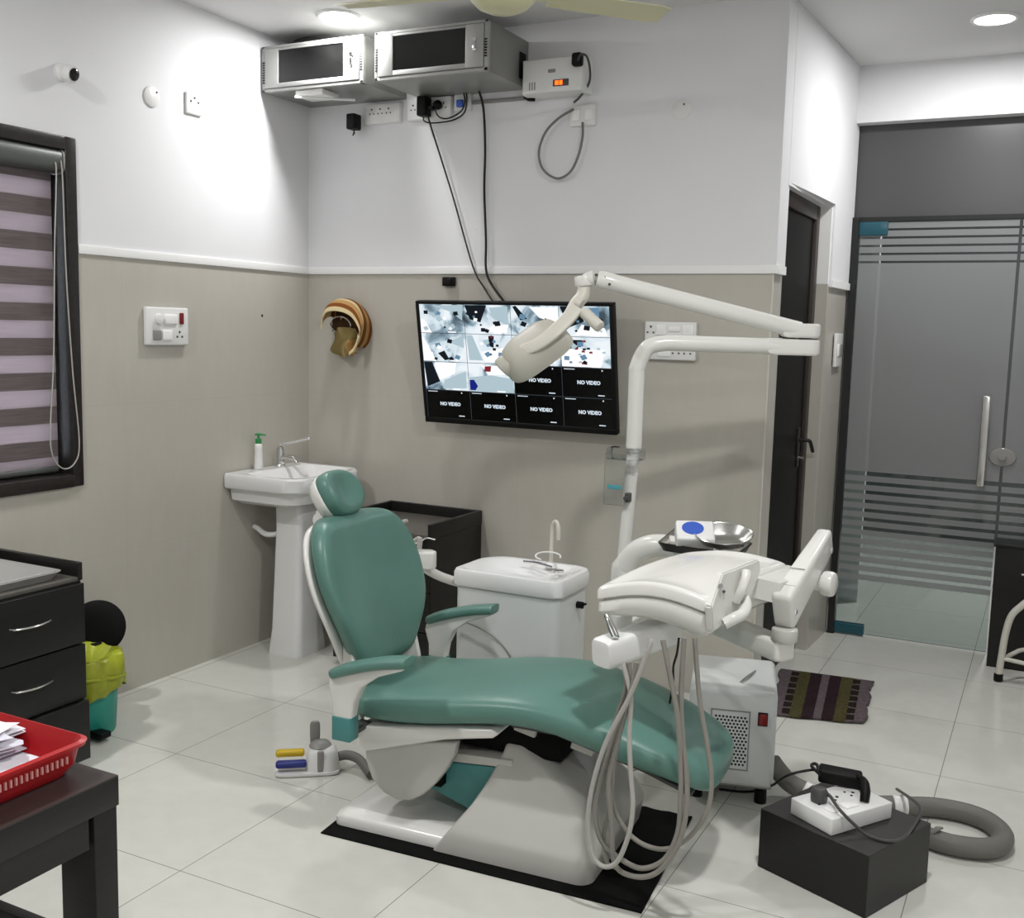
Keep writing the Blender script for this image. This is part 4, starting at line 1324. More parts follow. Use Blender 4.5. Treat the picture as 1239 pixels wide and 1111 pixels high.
Mh = Matrix(((xr.x, yr.x, axd.x, hc.x), (xr.y, yr.y, axd.y, hc.y), (xr.z, yr.z, axd.z, hc.z), (0, 0, 0, 1)))
rings = []
for z, s in ((-.056, .30), (-.054, .48), (-.046, .68), (-.028, .86), (0, .97), (.028, 1.02), (.036, 1.02), (.038, .97), (.02, .9), (-.01, .7)):
    rings.append([Mh @ Vector((a * s, b * s, z)) for a, b in sup(.128, .086, 3.6, 36)])
hd = obj('lamp_head', loft(rings), 'lampshell', t)
obj('lens', loft([[Mh @ Vector((a, b, z)) for a, b in sup(.114, .074, 3.4, 30)] for z in (.026, .030)]), 'acrylic', hd)
obj('head_cap', join(cyl(Mh @ Vector((-.10, .0, -.012)), Mh @ Vector((-.137, .0, -.004)), .040, 22, bev=.008)), 'lampshell', hd)
obj('lamp_handle', cyl(at(706, 377, 'y', -.935), at(726, 396, 'y', -.955), .0205, 18, bev=.005), 'ivory', t)

# clear holder clamped to the pole
t = thing('clear_holder', 'clear plastic holder clamped to the white lamp pole', 'holder', tuple(at(757, 575, 'y', py_)))
q = at(757, 549, 'y', py_ - .03)
obj('clamp_plate', box((q.x, py_ - .03, q.z), (.125, .07, .042), .004), 'acrylic', t)
a, b = at(734, 548, 'y', py_ - .035), at(757, 612, 'y', py_ - .035)
obj('clear_sheet', bx(a.x, b.x, py_ - .05, py_ - .046, b.z, a.z, .001), 'acrylic', t)
a, b = at(735, 586, 'y', py_ - .05), at(752, 593, 'y', py_ - .05)
obj('sticker', bx(a.x, b.x, py_ - .052, py_ - .0505, b.z, a.z, .001), 'teal_sticker', t)
q = at(760, 602, 'y', py_ - .03)
obj('clamp_screw', join(box((q.x, py_ - .03, q.z), (.018, .03, .034), .004), cyl((q.x, py_ - .045, q.z), (q.x, py_ - .06, q.z), .008, 12)), 'plastic_dg', t)

# ------------------------------------------------------------------ delivery unit: column, arms, tray head, hoses
t = thing('delivery_unit', 'white dental delivery unit with swing arm, instrument table and hanging grey hoses', 'dental unit', (2.06, -.85, 0))
c0 = at(752, 700, 'y', -.85)
colp = [(c0.x + .004, -.85, .004), (c0.x + .002, -.85, .30), (c0.x, -.85, c0.z), at(757, 683, 'y', -.85), at(770, 668, 'y', -.85), at(792, 660, 'y', -.852), at(820, 663, 'y', -.855), at(850, 669, 'y', -.86)]
obj('support_column', join(tube(colp, .0395, 22, 5), lathe([(0, 0), (.1, 0), (.1, .012), (.05, .022), (0, .022)], (c0.x + .004, -.85, .003), 28)), 'enamel', t)
pv = Vector((2.742, -1.36, .66))
dsw = (pv - Vector((c0.x, -.85, .66)))
Lsw = dsw.length
rzs = math.atan2(dsw.y, dsw.x)
obj('swing_arm', box((c0.x + dsw.x / 2, -.85 + dsw.y / 2, .662), (Lsw + .02, .072, .062), .012, rz=rzs), 'enamel', t)
obj('pivot_collar', join(cyl((pv.x, pv.y, .69), (pv.x, pv.y, .728), .037, 28, bev=.006)), 'enamel_g', t)
sa0, sa1 = Vector((2.735, -1.372, .775)), Vector((2.780, -1.03, .932))
dv = (sa1 - sa0).normalized()
sd = Vector((1, -.1, 0))
sd = (sd - dv * sd.dot(dv)).normalized()
un = sd.cross(dv)
rings = []
for k, (f, hw, hh) in enumerate(((0, .023, .045), (.0, .028, .055), (.02, .031, .06), (.5, .028, .052), (.97, .023, .042), (1.0, .020, .037), (1.0, .014, .028))):
    p = sa0 + (sa1 - sa0) * f + dv * (-.004 if k == 0 else (.004 if k == 6 else 0))
    rings.append([p + sd * a * hw + un * b * hh for a, b in sup(1, 1, 6, 28)])
sp = obj('spring_arm', loft(rings), 'enamel', t)
obj('arm_seam', join(*[box(sa0 + (sa1 - sa0) * f + un * .0575, (.044, .002, .002), 0) for f in (.14, .36)]), 'plastic_g', sp)
obj('chrome_screws', join(*[cyl(sa0 + (sa1 - sa0) * f + sd * .024 - un * .01, sa0 + (sa1 - sa0) * f + sd * .033 - un * .01, .009, 14, bev=.002) for f in (.06, .9)]), 'chrome', sp)
kb = at(1000, 706, 'y', -1.12)
obj('axle_knob', join(cyl((2.62, -1.13, kb.z + .004), kb, .026, 20), cyl(kb - Vector((.012, .0, 0)), kb + Vector((.026, -.006, 0)), .038, 24, bev=.01)), 'enamel', t)
QA, QB, QC, QD = Vector((2.291, -1.685, 0)), Vector((2.605, -1.66, 0)), Vector((2.700, -1.165, 0)), Vector((2.385, -1.195, 0))


def TB(s, v, z):
    p = QA * (1 - s) * (1 - v) + QB * s * (1 - v) + QC * s * v + QD * (1 - s) * v
    hump = .030 * math.sin(PI * min(max(s, 0), 1)) * (1 - .3 * v) + .012 * math.sin(PI * min(max(v, 0), 1)) + .022 * v
    low = .045 * (1 - min(max(s, 0), 1)) * max(0, .804 - z) / .099
    return Vector((p.x, p.y, z + hump + low))


def tring(i, z, k=9):
    """rounded outline of the table, inset by i (metres)"""
    a, b = i / .31, i / .49
    o = []
    r1_, r2_ = .05, .035
    for cx, cy, a0 in ((a, b, PI), (1 - a, b, 1.5 * PI), (1 - a, 1 - b, 0), (a, 1 - b, .5 * PI)):
        for q in range(k):
            t_ = a0 + .5 * PI * q / (k - 1)
            ox = cx + (r1_ if cx < .5 else -r1_)
            oy = cy + (r2_ if cy < .5 else -r2_)
            o.append((ox + r1_ * math.cos(t_), oy + r2_ * math.sin(t_)))
    # subdivide the long sides so the wave shows
    full = []
    for ii, (p, q) in enumerate(zip(o, o[1:] + o[:1])):
        full.append(p)
        if ii % k == k - 1:
            for m in range(1, 10):
                full.append((p[0] + (q[0] - p[0]) * m / 10, p[1] + (q[1] - p[1]) * m / 10))
    return [TB(s, v, z) for s, v in full]


obj('table_shell', loft([tring(.014, .815), tring(.004, .8155), tring(0, .819), tring(0, .842), tring(.004, .849), tring(.012, .852), tring(.022, .8505), tring(.032, .845), tring(.08, .842), tring(.13, .841)]), 'enamel', t)
obj('table_underside', loft([tring(.12, .705), tring(.08, .707), tring(.04, .718), tring(.014, .742), tring(.003, .764), tring(.003, .804), tring(.006, .808), tring(.014, .8085), tring(.014, .8155)]), 'enamel', t)
nbc = Vector(((QC - QB).y, -(QC - QB).x, 0)).normalized()


def atpl(px, py, off):
    d = FW + RT * ((px - 619.5) / FPX) - UP * ((py - 555.5) / FPX)
    return CAM + d * (((QB + nbc * off) - CAM).dot(nbc) / d.dot(nbc))


pl = [atpl(a, b, .016) for a, b in ((875, 694), (919, 677), (921, 690), (905, 733), (863, 765), (861, 735))]
bm = bmesh.new()
bm.faces.new([bm.verts.new(p) for p in pl])
ex = bmesh.ops.extrude_face_region(bm, geom=bm.faces[:])
bmesh.ops.translate(bm, verts=[v for v in ex['geom'] if isinstance(v, bmesh.types.BMVert)], vec=-nbc * .022)
bmesh.ops.recalc_face_normals(bm, faces=bm.faces[:])
bmesh.ops.bevel(bm, geom=bm.edges[:], offset=.004, segments=2, affect='EDGES')
pn = obj('side_panel', bm, 'enamel', t)
obj('panel_button', cyl(atpl(872, 709, .015), atpl(872, 709, .021), .006, 12), 'plastic_g', pn)
obj('panel_button', cyl(atpl(876, 716, .015), atpl(876, 716, .020), .004, 12), 'plastic_dg', pn)
obj('grab_handle', join(tube([atpl(903, 692, .03), atpl(902, 700, .035), atpl(897, 715, .034), atpl(890, 728, .02)], [.013, .0135, .013, .012], 14, 4)), 'enamel', t)
obj('hose_outlet', join(tube([atpl(901, 723, .03), atpl(903, 732, .042), atpl(899, 742, .046), atpl(889, 748, .04), atpl(876, 755, .02)], [.013, .015, .016, .016, .016], 14, 4)), 'enamel', t)
obj('rear_block', loft([[TB(s, v, z) for s, v in ((.55, .55), (1.22, .55), (1.22, 1.02), (.55, 1.02))] for z in (.775, .835)]), 'enamel', t, sharp=25)
q0 = at(750, 772, 'y', -1.42)
obj('water_cup', lathe([(0, 0), (.030, 0), (.034, .01), (.036, .075), (.032, .079), (.028, .076), (0, .07)], (q0.x, q0.y, q0.z), 26), 'enamel', t)
obj('cup_bracket', tube([(q0.x, q0.y + .03, q0.z + .02), (q0.x - .01, -1.2, q0.z + .03), (c0.x + .02, -.88, .56)], .012, 10, 4), 'enamel', t)
# handpiece holder below the table
h0, h1 = Vector((2.334, -1.735, .684)), Vector((2.452, -1.455, .71))
dh = (h1 - h0).normalized()
sh_ = Vector((dh.y, -dh.x, 0)).normalized()
uh = sh_.cross(dh)
rings = [[h0 + dh * f + sh_ * a * w_ + uh * b * w_ * 1.1 for a, b in sup(1, 1, 5, 26)] for f, w_ in ((-.002, .026), (0, .033), (.01, .037), (.28, .037), (.292, .033))]
hh = obj('handpiece_holder', loft(rings), 'plastic_w', t)
obj('holder_stay', tube([h0 + dh * .24 + Vector((0, 0, .02)), h0 + dh * .26 + Vector((.02, .02, .06)), TB(.5, .5, .74)], .016, 12, 3), 'enamel', t)
obj('handpiece', tube([at(745, 772, 'y', -1.72), at(740, 760, 'y', -1.70), at(736, 750, 'y', -1.685), at(733, 744, 'y', -1.68)], [.011, .011, .008, .007], 12, 3), 'chrome', hh)
HO = (690, 780)


def hz(pts, y0, y1=None, r=.006, mat='hose_l'):
    q = []
    N = len(pts)
    for i, (a, b) in enumerate(pts):
        f = i / (N - 1)
        yy_ = y0 if y1 is None else y0 + (y1 - y0) * f
        yy_ -= .035 * math.sin(PI * f)
        q.append(at(HO[0] + .27 * a, HO[1] + .27 * b, 'y', yy_))
    return obj('hose', tube(q, r, 9, 6), mat, t)


hz([(360, -30), (352, 20), (270, 225), (160, 440), (98, 640), (80, 800), (100, 940), (150, 995), (212, 970), (262, 850), (280, 720), (270, 560), (264, 400), (272, 250), (262, 180), (235, 80)], -1.79, -1.77, .0066)
hz([(262, 80), (268, 220), (190, 430), (130, 640), (112, 760), (140, 880), (225, 960), (320, 1003), (420, 965), (480, 850), (494, 700), (495, 560), (480, 320), (445, 130), (415, -20)], -1.76, -1.75, .0072, 'hose_g')
hz([(296, 80), (275, 200), (200, 480), (172, 620), (185, 800), (200, 985), (290, 1040), (390, 1020), (480, 905), (518, 760), (522, 600), (505, 440), (496, 250), (510, -30)], -1.78, -1.74, .0072, 'hose_g')
hz([(240, 85), (248, 200), (185, 400), (172, 600), (200, 745), (275, 860), (375, 913), (470, 905), (560, 835), (620, 725), (632, 600), (612, 440), (580, 250), (557, -30)], -1.74, -1.72, .0066, 'hose_g')
hz([(300, 85), (290, 160), (235, 340), (205, 480), (180, 700), (150, 870), (165, 975), (205, 1000)], -1.72, -1.76, .006, 'hose_g')
hz([(487, -30), (478, 40), (462, 100), (461, 170), (446, 262)], -1.52, -1.50, .0034, 'cable_k')

# ------------------------------------------------------------------ small tray on the column with its things
tz = .835
t = thing('instrument_tray', 'small dark metal instrument tray on the bent column behind the delivery table', 'tray', (2.34, -.83, tz))
ti = [at(795, 660, 'z', tz + .012), at(893, 675, 'z', tz + .012), at(911, 660, 'z', tz + .012), at(818, 641, 'z', tz + .012)]
cen = sum(ti, Vector()) / 4


def qring(i, z):
    o = []
    for k in range(4):
        p, pp, pn_ = ti[k], ti[k - 1], ti[(k + 1) % 4]
        a = p + (pp - p).normalized() * .02
        b = p + (pn_ - p).normalized() * .02
        for q in (a, p * .5 + (a + b) * .25, b):
            v = q - cen
            o.append(Vector((cen.x + v.x * (1 - i), cen.y + v.y * (1 - i), z)))
    return o


obj('tray_body', loft([qring(.10, tz - .006), qring(.06, tz + .006), qring(.0, tz + .018), qring(-.01, tz + .021), qring(.02, tz + .020), qring(.09, tz + .002)]), 'lam', t)
obj('tray_liner', loft([qring(.12, tz + .002), qring(.05, tz + .012), qring(.03, tz + .022), qring(.05, tz + .023), qring(.13, tz + .006)]), 'steel', t)
obj('tray_bracket', box((cen.x - .03, cen.y - .02, tz - .014), (.12, .09, .02), .004), 'enamel', t)
e1 = (ti[1] - ti[0])
rz_t = math.atan2(e1.y, e1.x)
q0 = at(838, 650, 'z', tz + .05)
t = thing('tissue_box', 'white box with a blue oval standing in the instrument tray', 'box', (q0.x, q0.y, tz + .007))
Mx = Matrix.Translation((q0.x, q0.y + .02, tz + .052)) @ Matrix.Rotation(.42, 4, 'Z') @ Matrix.Rotation(math.radians(38), 4, 'X')
obj('carton', box((0, 0, 0), (.125, .085, .06), .008, mat=Mx), 'plastic_w', t)
ov = lathe([(0, .0295), (1, .0295), (1, .0309), (0, .0309)], (0, 0, 0), 32, sx=.036, sy=.028)
ov.transform(Matrix.Translation((-.008, .006, 0)))
ov.transform(Mx)
obj('blue_oval', ov, 'blueoval', t)
q0 = at(863, 644, 'z', tz + .05)
tag(obj('cotton_holder', lathe([(0, 0), (.03, 0), (.038, .006), (.038, .045), (.034, .06), (.02, .068), (0, .07)], (q0.x + .012, q0.y + .04, tz + .006), 28), 'steel', loc=(q0.x, q0.y, tz + .006)),
    'round steel canister behind the white box in the instrument tray', 'canister')
q0 = at(875, 659, 'z', tz + .03)
bR = Matrix.Translation((q0.x, q0.y, tz + .035)) @ Matrix.Rotation(.2, 4, 'Z') @ Matrix.Rotation(math.radians(20), 4, 'X')
prof = [(.0, 0), (.03, .001), (.055, .012), (.07, .035), (.073, .037), (.075, .035), (.06, .010), (.034, -.004), (0, -.005)]
tag(obj('kidney_bowl', lathe([(r, z) for r, z in prof], (0, 0, 0), 36, bR @ Matrix.Diagonal((1.3, .95, 1.05, 1)), cap=False), 'steel', loc=(q0.x, q0.y, tz + .01)),
    'shiny stainless steel bowl tipped against the white box in the instrument tray', 'bowl')

# ------------------------------------------------------------------ white suction cabinet
sA = Vector((2.645, -.947, 0))
yawc = math.radians(15)
c1 = Vector((math.cos(yawc), math.sin(yawc), 0))
c2 = Vector((-math.sin(yawc), math.cos(yawc), 0))
cwid, cdep = .285, .375
cc = sA - c1 * cwid / 2 + c2 * cdep / 2
t = thing('suction_unit', 'white boxy suction unit with perforated grille and red switch beyond the chair foot', 'suction unit', (cc.x, cc.y, 0), yawc)
obj('housing', box((0, 0, .225), (cwid, cdep, .33), .018, seg=4), 'unitwhite', t, world=False)
obj('base_skirt', box((0, 0, .066), (cwid - .012, cdep - .012, .016), .003), 'plastic_g', t, world=False)
f_ = -cdep / 2
obj('grille_panel', join(*[bx(a, b, f_ - .002, f_ + .002, c, d) for a, b, c, d in ((-.070, .058, .118, .122), (-.070, .058, .318, .322), (-.070, -.066, .118, .322), (.054, .058, .118, .322))]), 'plastic_g', t, world=False)
holes = []
for r in range(15):
    for c in range(9):
        xx = -.053 + .0118 * c + (.0059 if r % 2 else 0)
        holes.append(cyl((xx, f_ - .0008, .137 + .0115 * r), (xx, f_ + .002, .137 + .0115 * r), .0039, 8))
obj('grille_holes', join(*holes), 'gap', t, world=False)
obj('red_switch', join(box((.098, f_ - .004, .30), (.026, .012, .038), .003)), 'redsw', t, world=False)
obj('switch_bezel', box((.098, f_ - .001, .30), (.032, .006, .046), .002), 'plastic_k', t, world=False)
for a in (-1, 1):
    for b in (-1, 1):
        obj('foot', cyl((a * .105, b * .15, 0), (a * .105, b * .15, .062), .02, 14), 'plastic_k', t, world=False)
q0, q1_ = at(898, 826, 'z', .393), at(914, 812, 'z', .393)
tag(obj('tweezers', join(tube([q0, (q0 + q1_) / 2 + Vector((.004, 0, .004)), q1_], [.002, .004, .003], 8, 3), tube([q0 + Vector((-.008, 0, 0)), (q0 + q1_) / 2 + Vector((-.002, 0, .003)), q1_], [.002, .004, .003], 8, 3)), 'steel', loc=tuple(q1_)),
    'pair of steel tweezers lying on top of the white suction unit', 'tweezers')

# ------------------------------------------------------------------ black block with extension board
bA, bB, bC = Vector((2.694, -1.351, 0)), Vector((3.02, -1.491, 0)), Vector((3.158, -1.205, 0))
b1 = (bB - bA).normalized()
yb = math.atan2(b1.y, b1.x)
bc = (bA + bC) / 2
bh = .178
t = thing('storage_block', 'black square wooden block on the floor carrying a white extension board', 'box', (bc.x, bc.y, 0), yb)
obj('block_body', box((0, 0, bh / 2), (.355, .318, bh), .0015, seg=1), 'lam', t, world=False)
obj('block_top', box((0, 0, bh - .0008), (.354, .317, .003), .001, seg=1), P('charcoal_laminate', '#343332', .5, spec=.35, noise=.1, nscale=8), t, world=False)
eb = [at(960, 966, 'z', bh + .05), at(1010, 993, 'z', bh + .05), at(1075, 968, 'z', bh + .05), at(1028, 947, 'z', bh + .05)]
ec = sum(eb, Vector()) / 4
yeb = math.atan2((eb[1] - eb[0]).y, (eb[1] - eb[0]).x)
w1, w2 = (eb[1] - eb[0]).length, (eb[2] - eb[1]).length
Me = Matrix.Translation((ec.x, ec.y, bh + .001)) @ Matrix.Rotation(yeb, 4, 'Z')
t = thing('extension_board', 'white electrical extension board lying on the black block', 'extension board', (ec.x, ec.y, bh + .001))
bm = box((0, 0, .025), (w1, w2, .048), .003)
bm.transform(Me)
obj('casing', bm, 'plastic_w', t)
hb = []
for k in range(3):
    for dx, dz, r in ((0, .012, .005), (-.013, -.008, .004), (.013, -.008, .004)):
        hb.append(cyl((-.02 + dx, -.075 + .065 * k + dz, .0488), (-.02 + dx, -.075 + .065 * k + dz, .0502), r, 10))
bm = join(*hb)
bm.transform(Me)
obj('socket_holes', bm, 'gap', t)
bm = join(box((.035, -.01, .051), (.035, .05, .008), .003), box((.035, -.075, .051), (.035, .035, .008), .003))
bm.transform(Me)
obj('rocker', bm, 'ledw', t)
# grey plug and its lead
pg = at(991, 966, 'z', bh + .06)
t = thing('power_plug', 'grey plug pushed into the extension board, its lead looping over the black block', 'power plug', (pg.x, pg.y, bh + .05))
obj('plug_body', lathe([(0, 0), (.021, 0), (.024, .006), (.024, .03), (.018, .04), (.01, .042), (0, .042)], (pg.x, pg.y, bh + .051), 20), 'plastic_dg', t)
ld_ = [pg + Vector((.005, 0, .025)), at(1004, 963, 'z', bh + .075), at(1016, 980, 'z', bh + .07), at(1036, 1000, 'z', bh + .03), at(1050, 1011, 'z', bh + .008), at(1075, 1018, 'z', bh + .006), at(1095, 1012, 'z', bh + .006),
       at(1110, 992, 'z', bh + .008), at(1113, 978, 'z', bh + .02), at(1104, 968, 'z', .14), at(1085, 955, 'z', .05)]
obj('cord', tube(ld_, .0048, 8, 6), 'plastic_dg', t)
# black adapter standing behind / on the board
pa_ = at(1016, 940, 'z', bh + .075)
t = thing('power_adapter', 'bulky black power adapter lying across the extension board', 'power adapter', (pa_.x, pa_.y, bh + .05))
Mad = Matrix.Translation((pa_.x, pa_.y + .01, bh + .072)) @ Matrix.Rotation(yeb + .75, 4, 'Z') @ Matrix.Rotation(.06, 4, 'Y')
obj('brick', box((0, 0, 0), (.125, .062, .04), .008, mat=Mad), 'plastic_k', t)
tp_ = at(1046, 967, 'z', bh + .06)
obj('plug', tube([at(1038, 940, 'z', bh + .085), at(1046, 946, 'z', bh + .092), at(1047, 958, 'z', bh + .075), tp_ - Vector((0, 0, .008))], [.009, .011, .015, .013], 10, 4), 'plastic_k', t)
obj('cord', join(tube([at(995, 940, 'z', bh + .07), at(982, 927, 'z', bh + .085), at(988, 925, 'z', bh + .09), at(992, 938, 'z', bh + .08)], .005, 8, 5),
                 tube([at(993, 932, 'z', bh + .08), at(980, 932, 'z', bh + .07), at(960, 936, 'z', bh - .02), at(948, 941, 'z', .12), at(935, 950, 'z', .08), at(915, 957, 'z', .02), at(895, 958, 'z', .008), at(870, 955, 'z', .008)], .0042, 8, 6)), 'cable_k', t)
# thick grey vacuum hose
hv = [at(934, 922, 'z', .12), at(943, 934, 'z', .085), at(955, 947, 'z', .055), at(975, 958, 'z', .036), at(1005, 969, 'z', .033), at(1045, 974, 'z', .033), at(1085, 975, 'z', .033), at(1100, 976, 'z', .033), at(1130, 977, 'z', .033), at(1165, 983, 'z', .033),
      at(1195, 994, 'z', .033), at(1213, 1010, 'z', .033), at(1210, 1022, 'z', .033), at(1192, 1027, 'z', .033), at(1160, 1024, 'z', .033), at(1130, 1016, 'z', .033), at(1105, 1004, 'z', .033), at(1085, 995, 'z', .033)]
t = thing('vacuum_hose', 'thick grey vacuum hose looping over the floor behind the black block', 'hose', tuple(at(1213, 1010, 'z', 0)))
obj('hose_body', tube(hv, .0315, 16, 6), 'hose_v', t)
dk = (hv[8] - hv[6]).normalized()
obj('cuff', cyl(hv[6] - dk * .015, hv[6] + dk * .03, .035, 18, bev=.004), 'plastic_w', t)
dk = (hv[3] - hv[2]).normalized()
obj('cuff', cyl(hv[3] - dk * .01, hv[3] + dk * .045, .035, 18, bev=.004), 'plastic_w', t)
obj('cable_tie', tube([at(1128, 1008, 'z', .06), at(1134, 1003, 'z', .075), at(1140, 1002, 'z', .07)], [.006, .008, .004], 8, 3), 'plastic_g', t)

# ------------------------------------------------------------------ rug and mat
ca, cb_, cc_, cd_ = at(945, 812, 'z', 0), at(1056, 827, 'z', 0), at(1047, 878, 'z', 0), at(930, 867, 'z', 0)
bands = [0, 0, 0, 1, 1, 2, 2, 2, 3, 3, 3, 0, 0, 3, 3, 3, 2, 2, 2, 1, 1, 0, 0, 0]
rnd = random.Random(4)
rows = []
NB = len(bands)
for i in range(37):
    f = i / 36
    r = []
    for j in range(NB + 1):
        g_ = j / NB
        p = ca * (1 - f) * (1 - g_) + cb_ * (1 - f) * g_ + cc_ * f * g_ + cd_ * f * (1 - g_)
        d = (.006 * math.sin(f * 16 + .6) + .003 * math.sin(f * 37)) * (g_ > .93) - .008 * math.sin(f * 17) * (g_ < .05)
        p = p + Vector((d, .004 * math.sin(g_ * 15) * (f > .95), .006 + .002 * math.sin(j * 1.1) * math.sin(i * .8) + (.008 * abs(math.sin(i * .45)) if j == NB else 0)))
        r.append(p)
    rows.append(r)
dash = lambda i, j: (1 if (bands[j] == 1 and i % 5 != 0) else (0 if bands[j] == 1 else bands[j]))
tag(obj('rug', quadsheet(rows, .006, dash), ['rug_m', 'rug_d', 'rug_o', 'rug_p'], loc=tuple((ca + cc_) / 2)), 'small woven rug with mauve, olive and dark purple stripes on the tiles', 'rug')
ma, mb_, mc_ = Vector((1.473, -1.829, 0)), Vector((2.492, -1.768, 0)), Vector((2.436, -1.149, 0))
md_ = ma + (mc_ - mb_)
rows = []
for i in range(9):
    f = i / 8
    r = []
    for j in range(41):
        g_ = j / 40
        p = ma * (1 - f) * (1 - g_) + mb_ * (1 - f) * g_ + mc_ * f * g_ + md_ * f * (1 - g_)
        r.append(p + Vector((0, .004 * math.sin(j * 1.9) if i == 8 else 0, .0045)))
    rows.append(r)
tag(obj('floor_mat', quadsheet(rows, .004), 'rubber', loc=tuple((ma + mc_) / 2)), 'black rectangular rubber mat under the dental chair base', 'mat')

# ------------------------------------------------------------------ foot control
fa, fb_ = at(332, 942, 'z', 0), at(411, 938, 'z', 0)
yf = math.atan2((fb_ - fa).y, (fb_ - fa).x)
fc = (fa + fb_) / 2 + Vector((-math.sin(yf), math.cos(yf), 0)) * .055
t = thing('foot_control', 'grey dental foot control with blue and yellow pedals on the floor left of the chair', 'foot control', (fc.x, fc.y, 0), yf)
obj('base_plate', prism([(a, b) for a, b in sup(.112, .062, 6, 32)], lambda a, b: Vector((a, b, .002)), (0, 0, .012), .003), 'plastic_w', t, world=False)
obj('dome', loft([[Vector((.052 + a * s, b * s, z)) for a, b in sup(.060, .058, 3, 32)] for z, s in ((.012, 1.0), (.05, .93), (.075, .82), (.09, .6), (.094, .3))]), 'plastic_w', t, world=False)
obj('dome_cap', lathe([(.0, .086), (.036, .082), (.04, .09), (.03, .102), (.015, .108), (0, .109)], (.045, 0, 0), 28), 'plastic_g', t, world=False)
obj('dome_strap', box((.045, -.052, .05), (.022, .012, .075), .004), 'plastic_g', t, world=False)
obj('pedal', box((-.055, -.030, .038), (.105, .036, .022), .009), 'blue', t, world=False, label='blue pedal')
obj('pedal', box((-.060, .040, .05), (.100, .034, .022), .009), 'yellow', t, world=False, label='yellow pedal')
obj('lever', loft([[Vector((.026 + a, .03 + b, z)) for a, b in sup(w_, .007, 3, 18)] for z, w_ in ((.085, .016), (.12, .018), (.155, .018), (.165, .013))]), 'plastic_g', t, world=False)
obj('hose', tube([(.105, .0, .045), (.14, -.005, .05), (.175, -.03, .045), (.20, -.075, .03), (.215, -.11, .02)], .0165, 12, 5), 'hose_v', t, world=False)

# ------------------------------------------------------------------ at the right edge: dark cabinet and a white tubular stool
t = thing('low_cabinet', 'low dark cabinet in front of the glass door at the right edge', 'cabinet', (3.6, 1.2, 0))
obj('carcass', join(bx(3.178, 4.0, 1.12, 1.285, .0, .585, .002)), 'lam', t)
obj('cabinet_top', bx(3.172, 4.01, 1.112, 1.29, .585, .60, .002), 'lam', t)
obj('drawer_handle', tube([(3.30, 1.118, .47), (3.30, 1.09, .47), (3.36, 1.09, .47), (3.36, 1.118, .47)], .006, 8, 3), 'steel', t)
t = thing('tubular_stool', 'white tubular stool frame with black foot at the right edge', 'stool', (3.5, .85, 0))
yl = .9
lg = [at(1208, 818, 'y', yl), at(1211, 800, 'y', yl), at(1216, 770, 'y', yl), at(1223, 747, 'y', yl), at(1234, 735, 'y', yl)]
lgp = lg + [(3.36, yl, .405), (3.48, yl, .43), (3.68, yl, .43)]
obj('leg', tube(lgp, .0155, 12, 6), 'ivory', t)
obj('leg', tube([(p[0] + .03, p[1] - .34, p[2]) for p in [tuple(q) for q in lgp]][2:] if False else [(3.72, yl, .43), (3.79, yl, .40), (3.82, yl, .2), (3.84, yl, .02)], .0155, 12, 5), 'ivory', t)
obj('rubber_foot', cyl(lg[0] - Vector((0, 0, .024)), lg[0] + Vector((0, 0, .012)), .02, 14, bev=.004), 'plastic_k', t)
obj('rung', tube([at(1214, 797, 'y', yl), at(1240, 803, 'y', yl), (3.82, yl, .10)], .010, 10), 'ivory', t)
obj('rung', tube([at(1214, 797, 'y', yl), (3.36, 1.03, .14), (3.6, 1.05, .14)], .010, 10, 3), 'ivory', t)
obj('seat', box((3.66, yl, .46), (.36, .30, .05), .02), 'lam', t)

# ------------------------------------------------------------------ the dental chair (own frame: u to the foot end, v across, z up)
t = thing('dental_chair', 'dental chair with green vinyl seat, upright backrest and white base on a black mat', 'dental chair', (1.96, -1.49, 0), .063)


def ring_uv(u, hw, z0, z1, n=3.6, k=32, lean=0.):
    zc, hz_ = (z0 + z1) / 2, (z1 - z0) / 2
    return [Vector((u + lean * b, a, zc + b)) for a, b in sup(hw, hz_, n, k)]


# seat and leg cushion: (u, half width, top z, thickness)
st = [(-.475, .15, .420, .05), (-.47, .20, .432, .075), (-.45, .228, .440, .095), (-.40, .240, .446, .103), (-.30, .246, .452, .105), (-.18, .250, .468, .105),
      (-.05, .252, .492, .105), (.07, .254, .508, .102), (.18, .254, .511, .105), (.30, .250, .499, .122), (.42, .240, .470, .122), (.53, .222, .430, .108), (.59, .202, .404, .10), (.63, .172, .384, .094), (.65, .135, .370, .08), (.66, .085, .360, .055)]
S = []
for i in range(len(st) - 1):
    a, b = st[i], st[i + 1]
    S.append(a)
sp4 = spline([Vector((a, b, c)) for a, b, c, d in st], 3)
th4 = spline([Vector((d, 0, 0)) for a, b, c, d in st], 3)
rings = [ring_uv(p.x, p.y, p.z - q.x, p.z, 3.4 if p.x < .2 else 3.0) for p, q in zip(sp4, th4)]
seat = obj('seat_cushion', loft(rings), 'vinyl', t, world=False, sharp=70)
# backrest: profile along its height w, tilted back
BT = math.radians(17)
BO = Vector((-.53, 0, .43))
bup = Vector((-math.sin(BT), 0, math.cos(BT)))
bnm = Vector((math.cos(BT), 0, math.sin(BT)))
bprof = [(0, .115), (.012, .14), (.05, .172), (.11, .215), (.19, .256), (.27, .277), (.34, .279), (.41, .262), (.46, .232), (.495, .19), (.512, .14), (.518, .09)]
bs = spline([Vector((a, b, 0)) for a, b in bprof], 3)


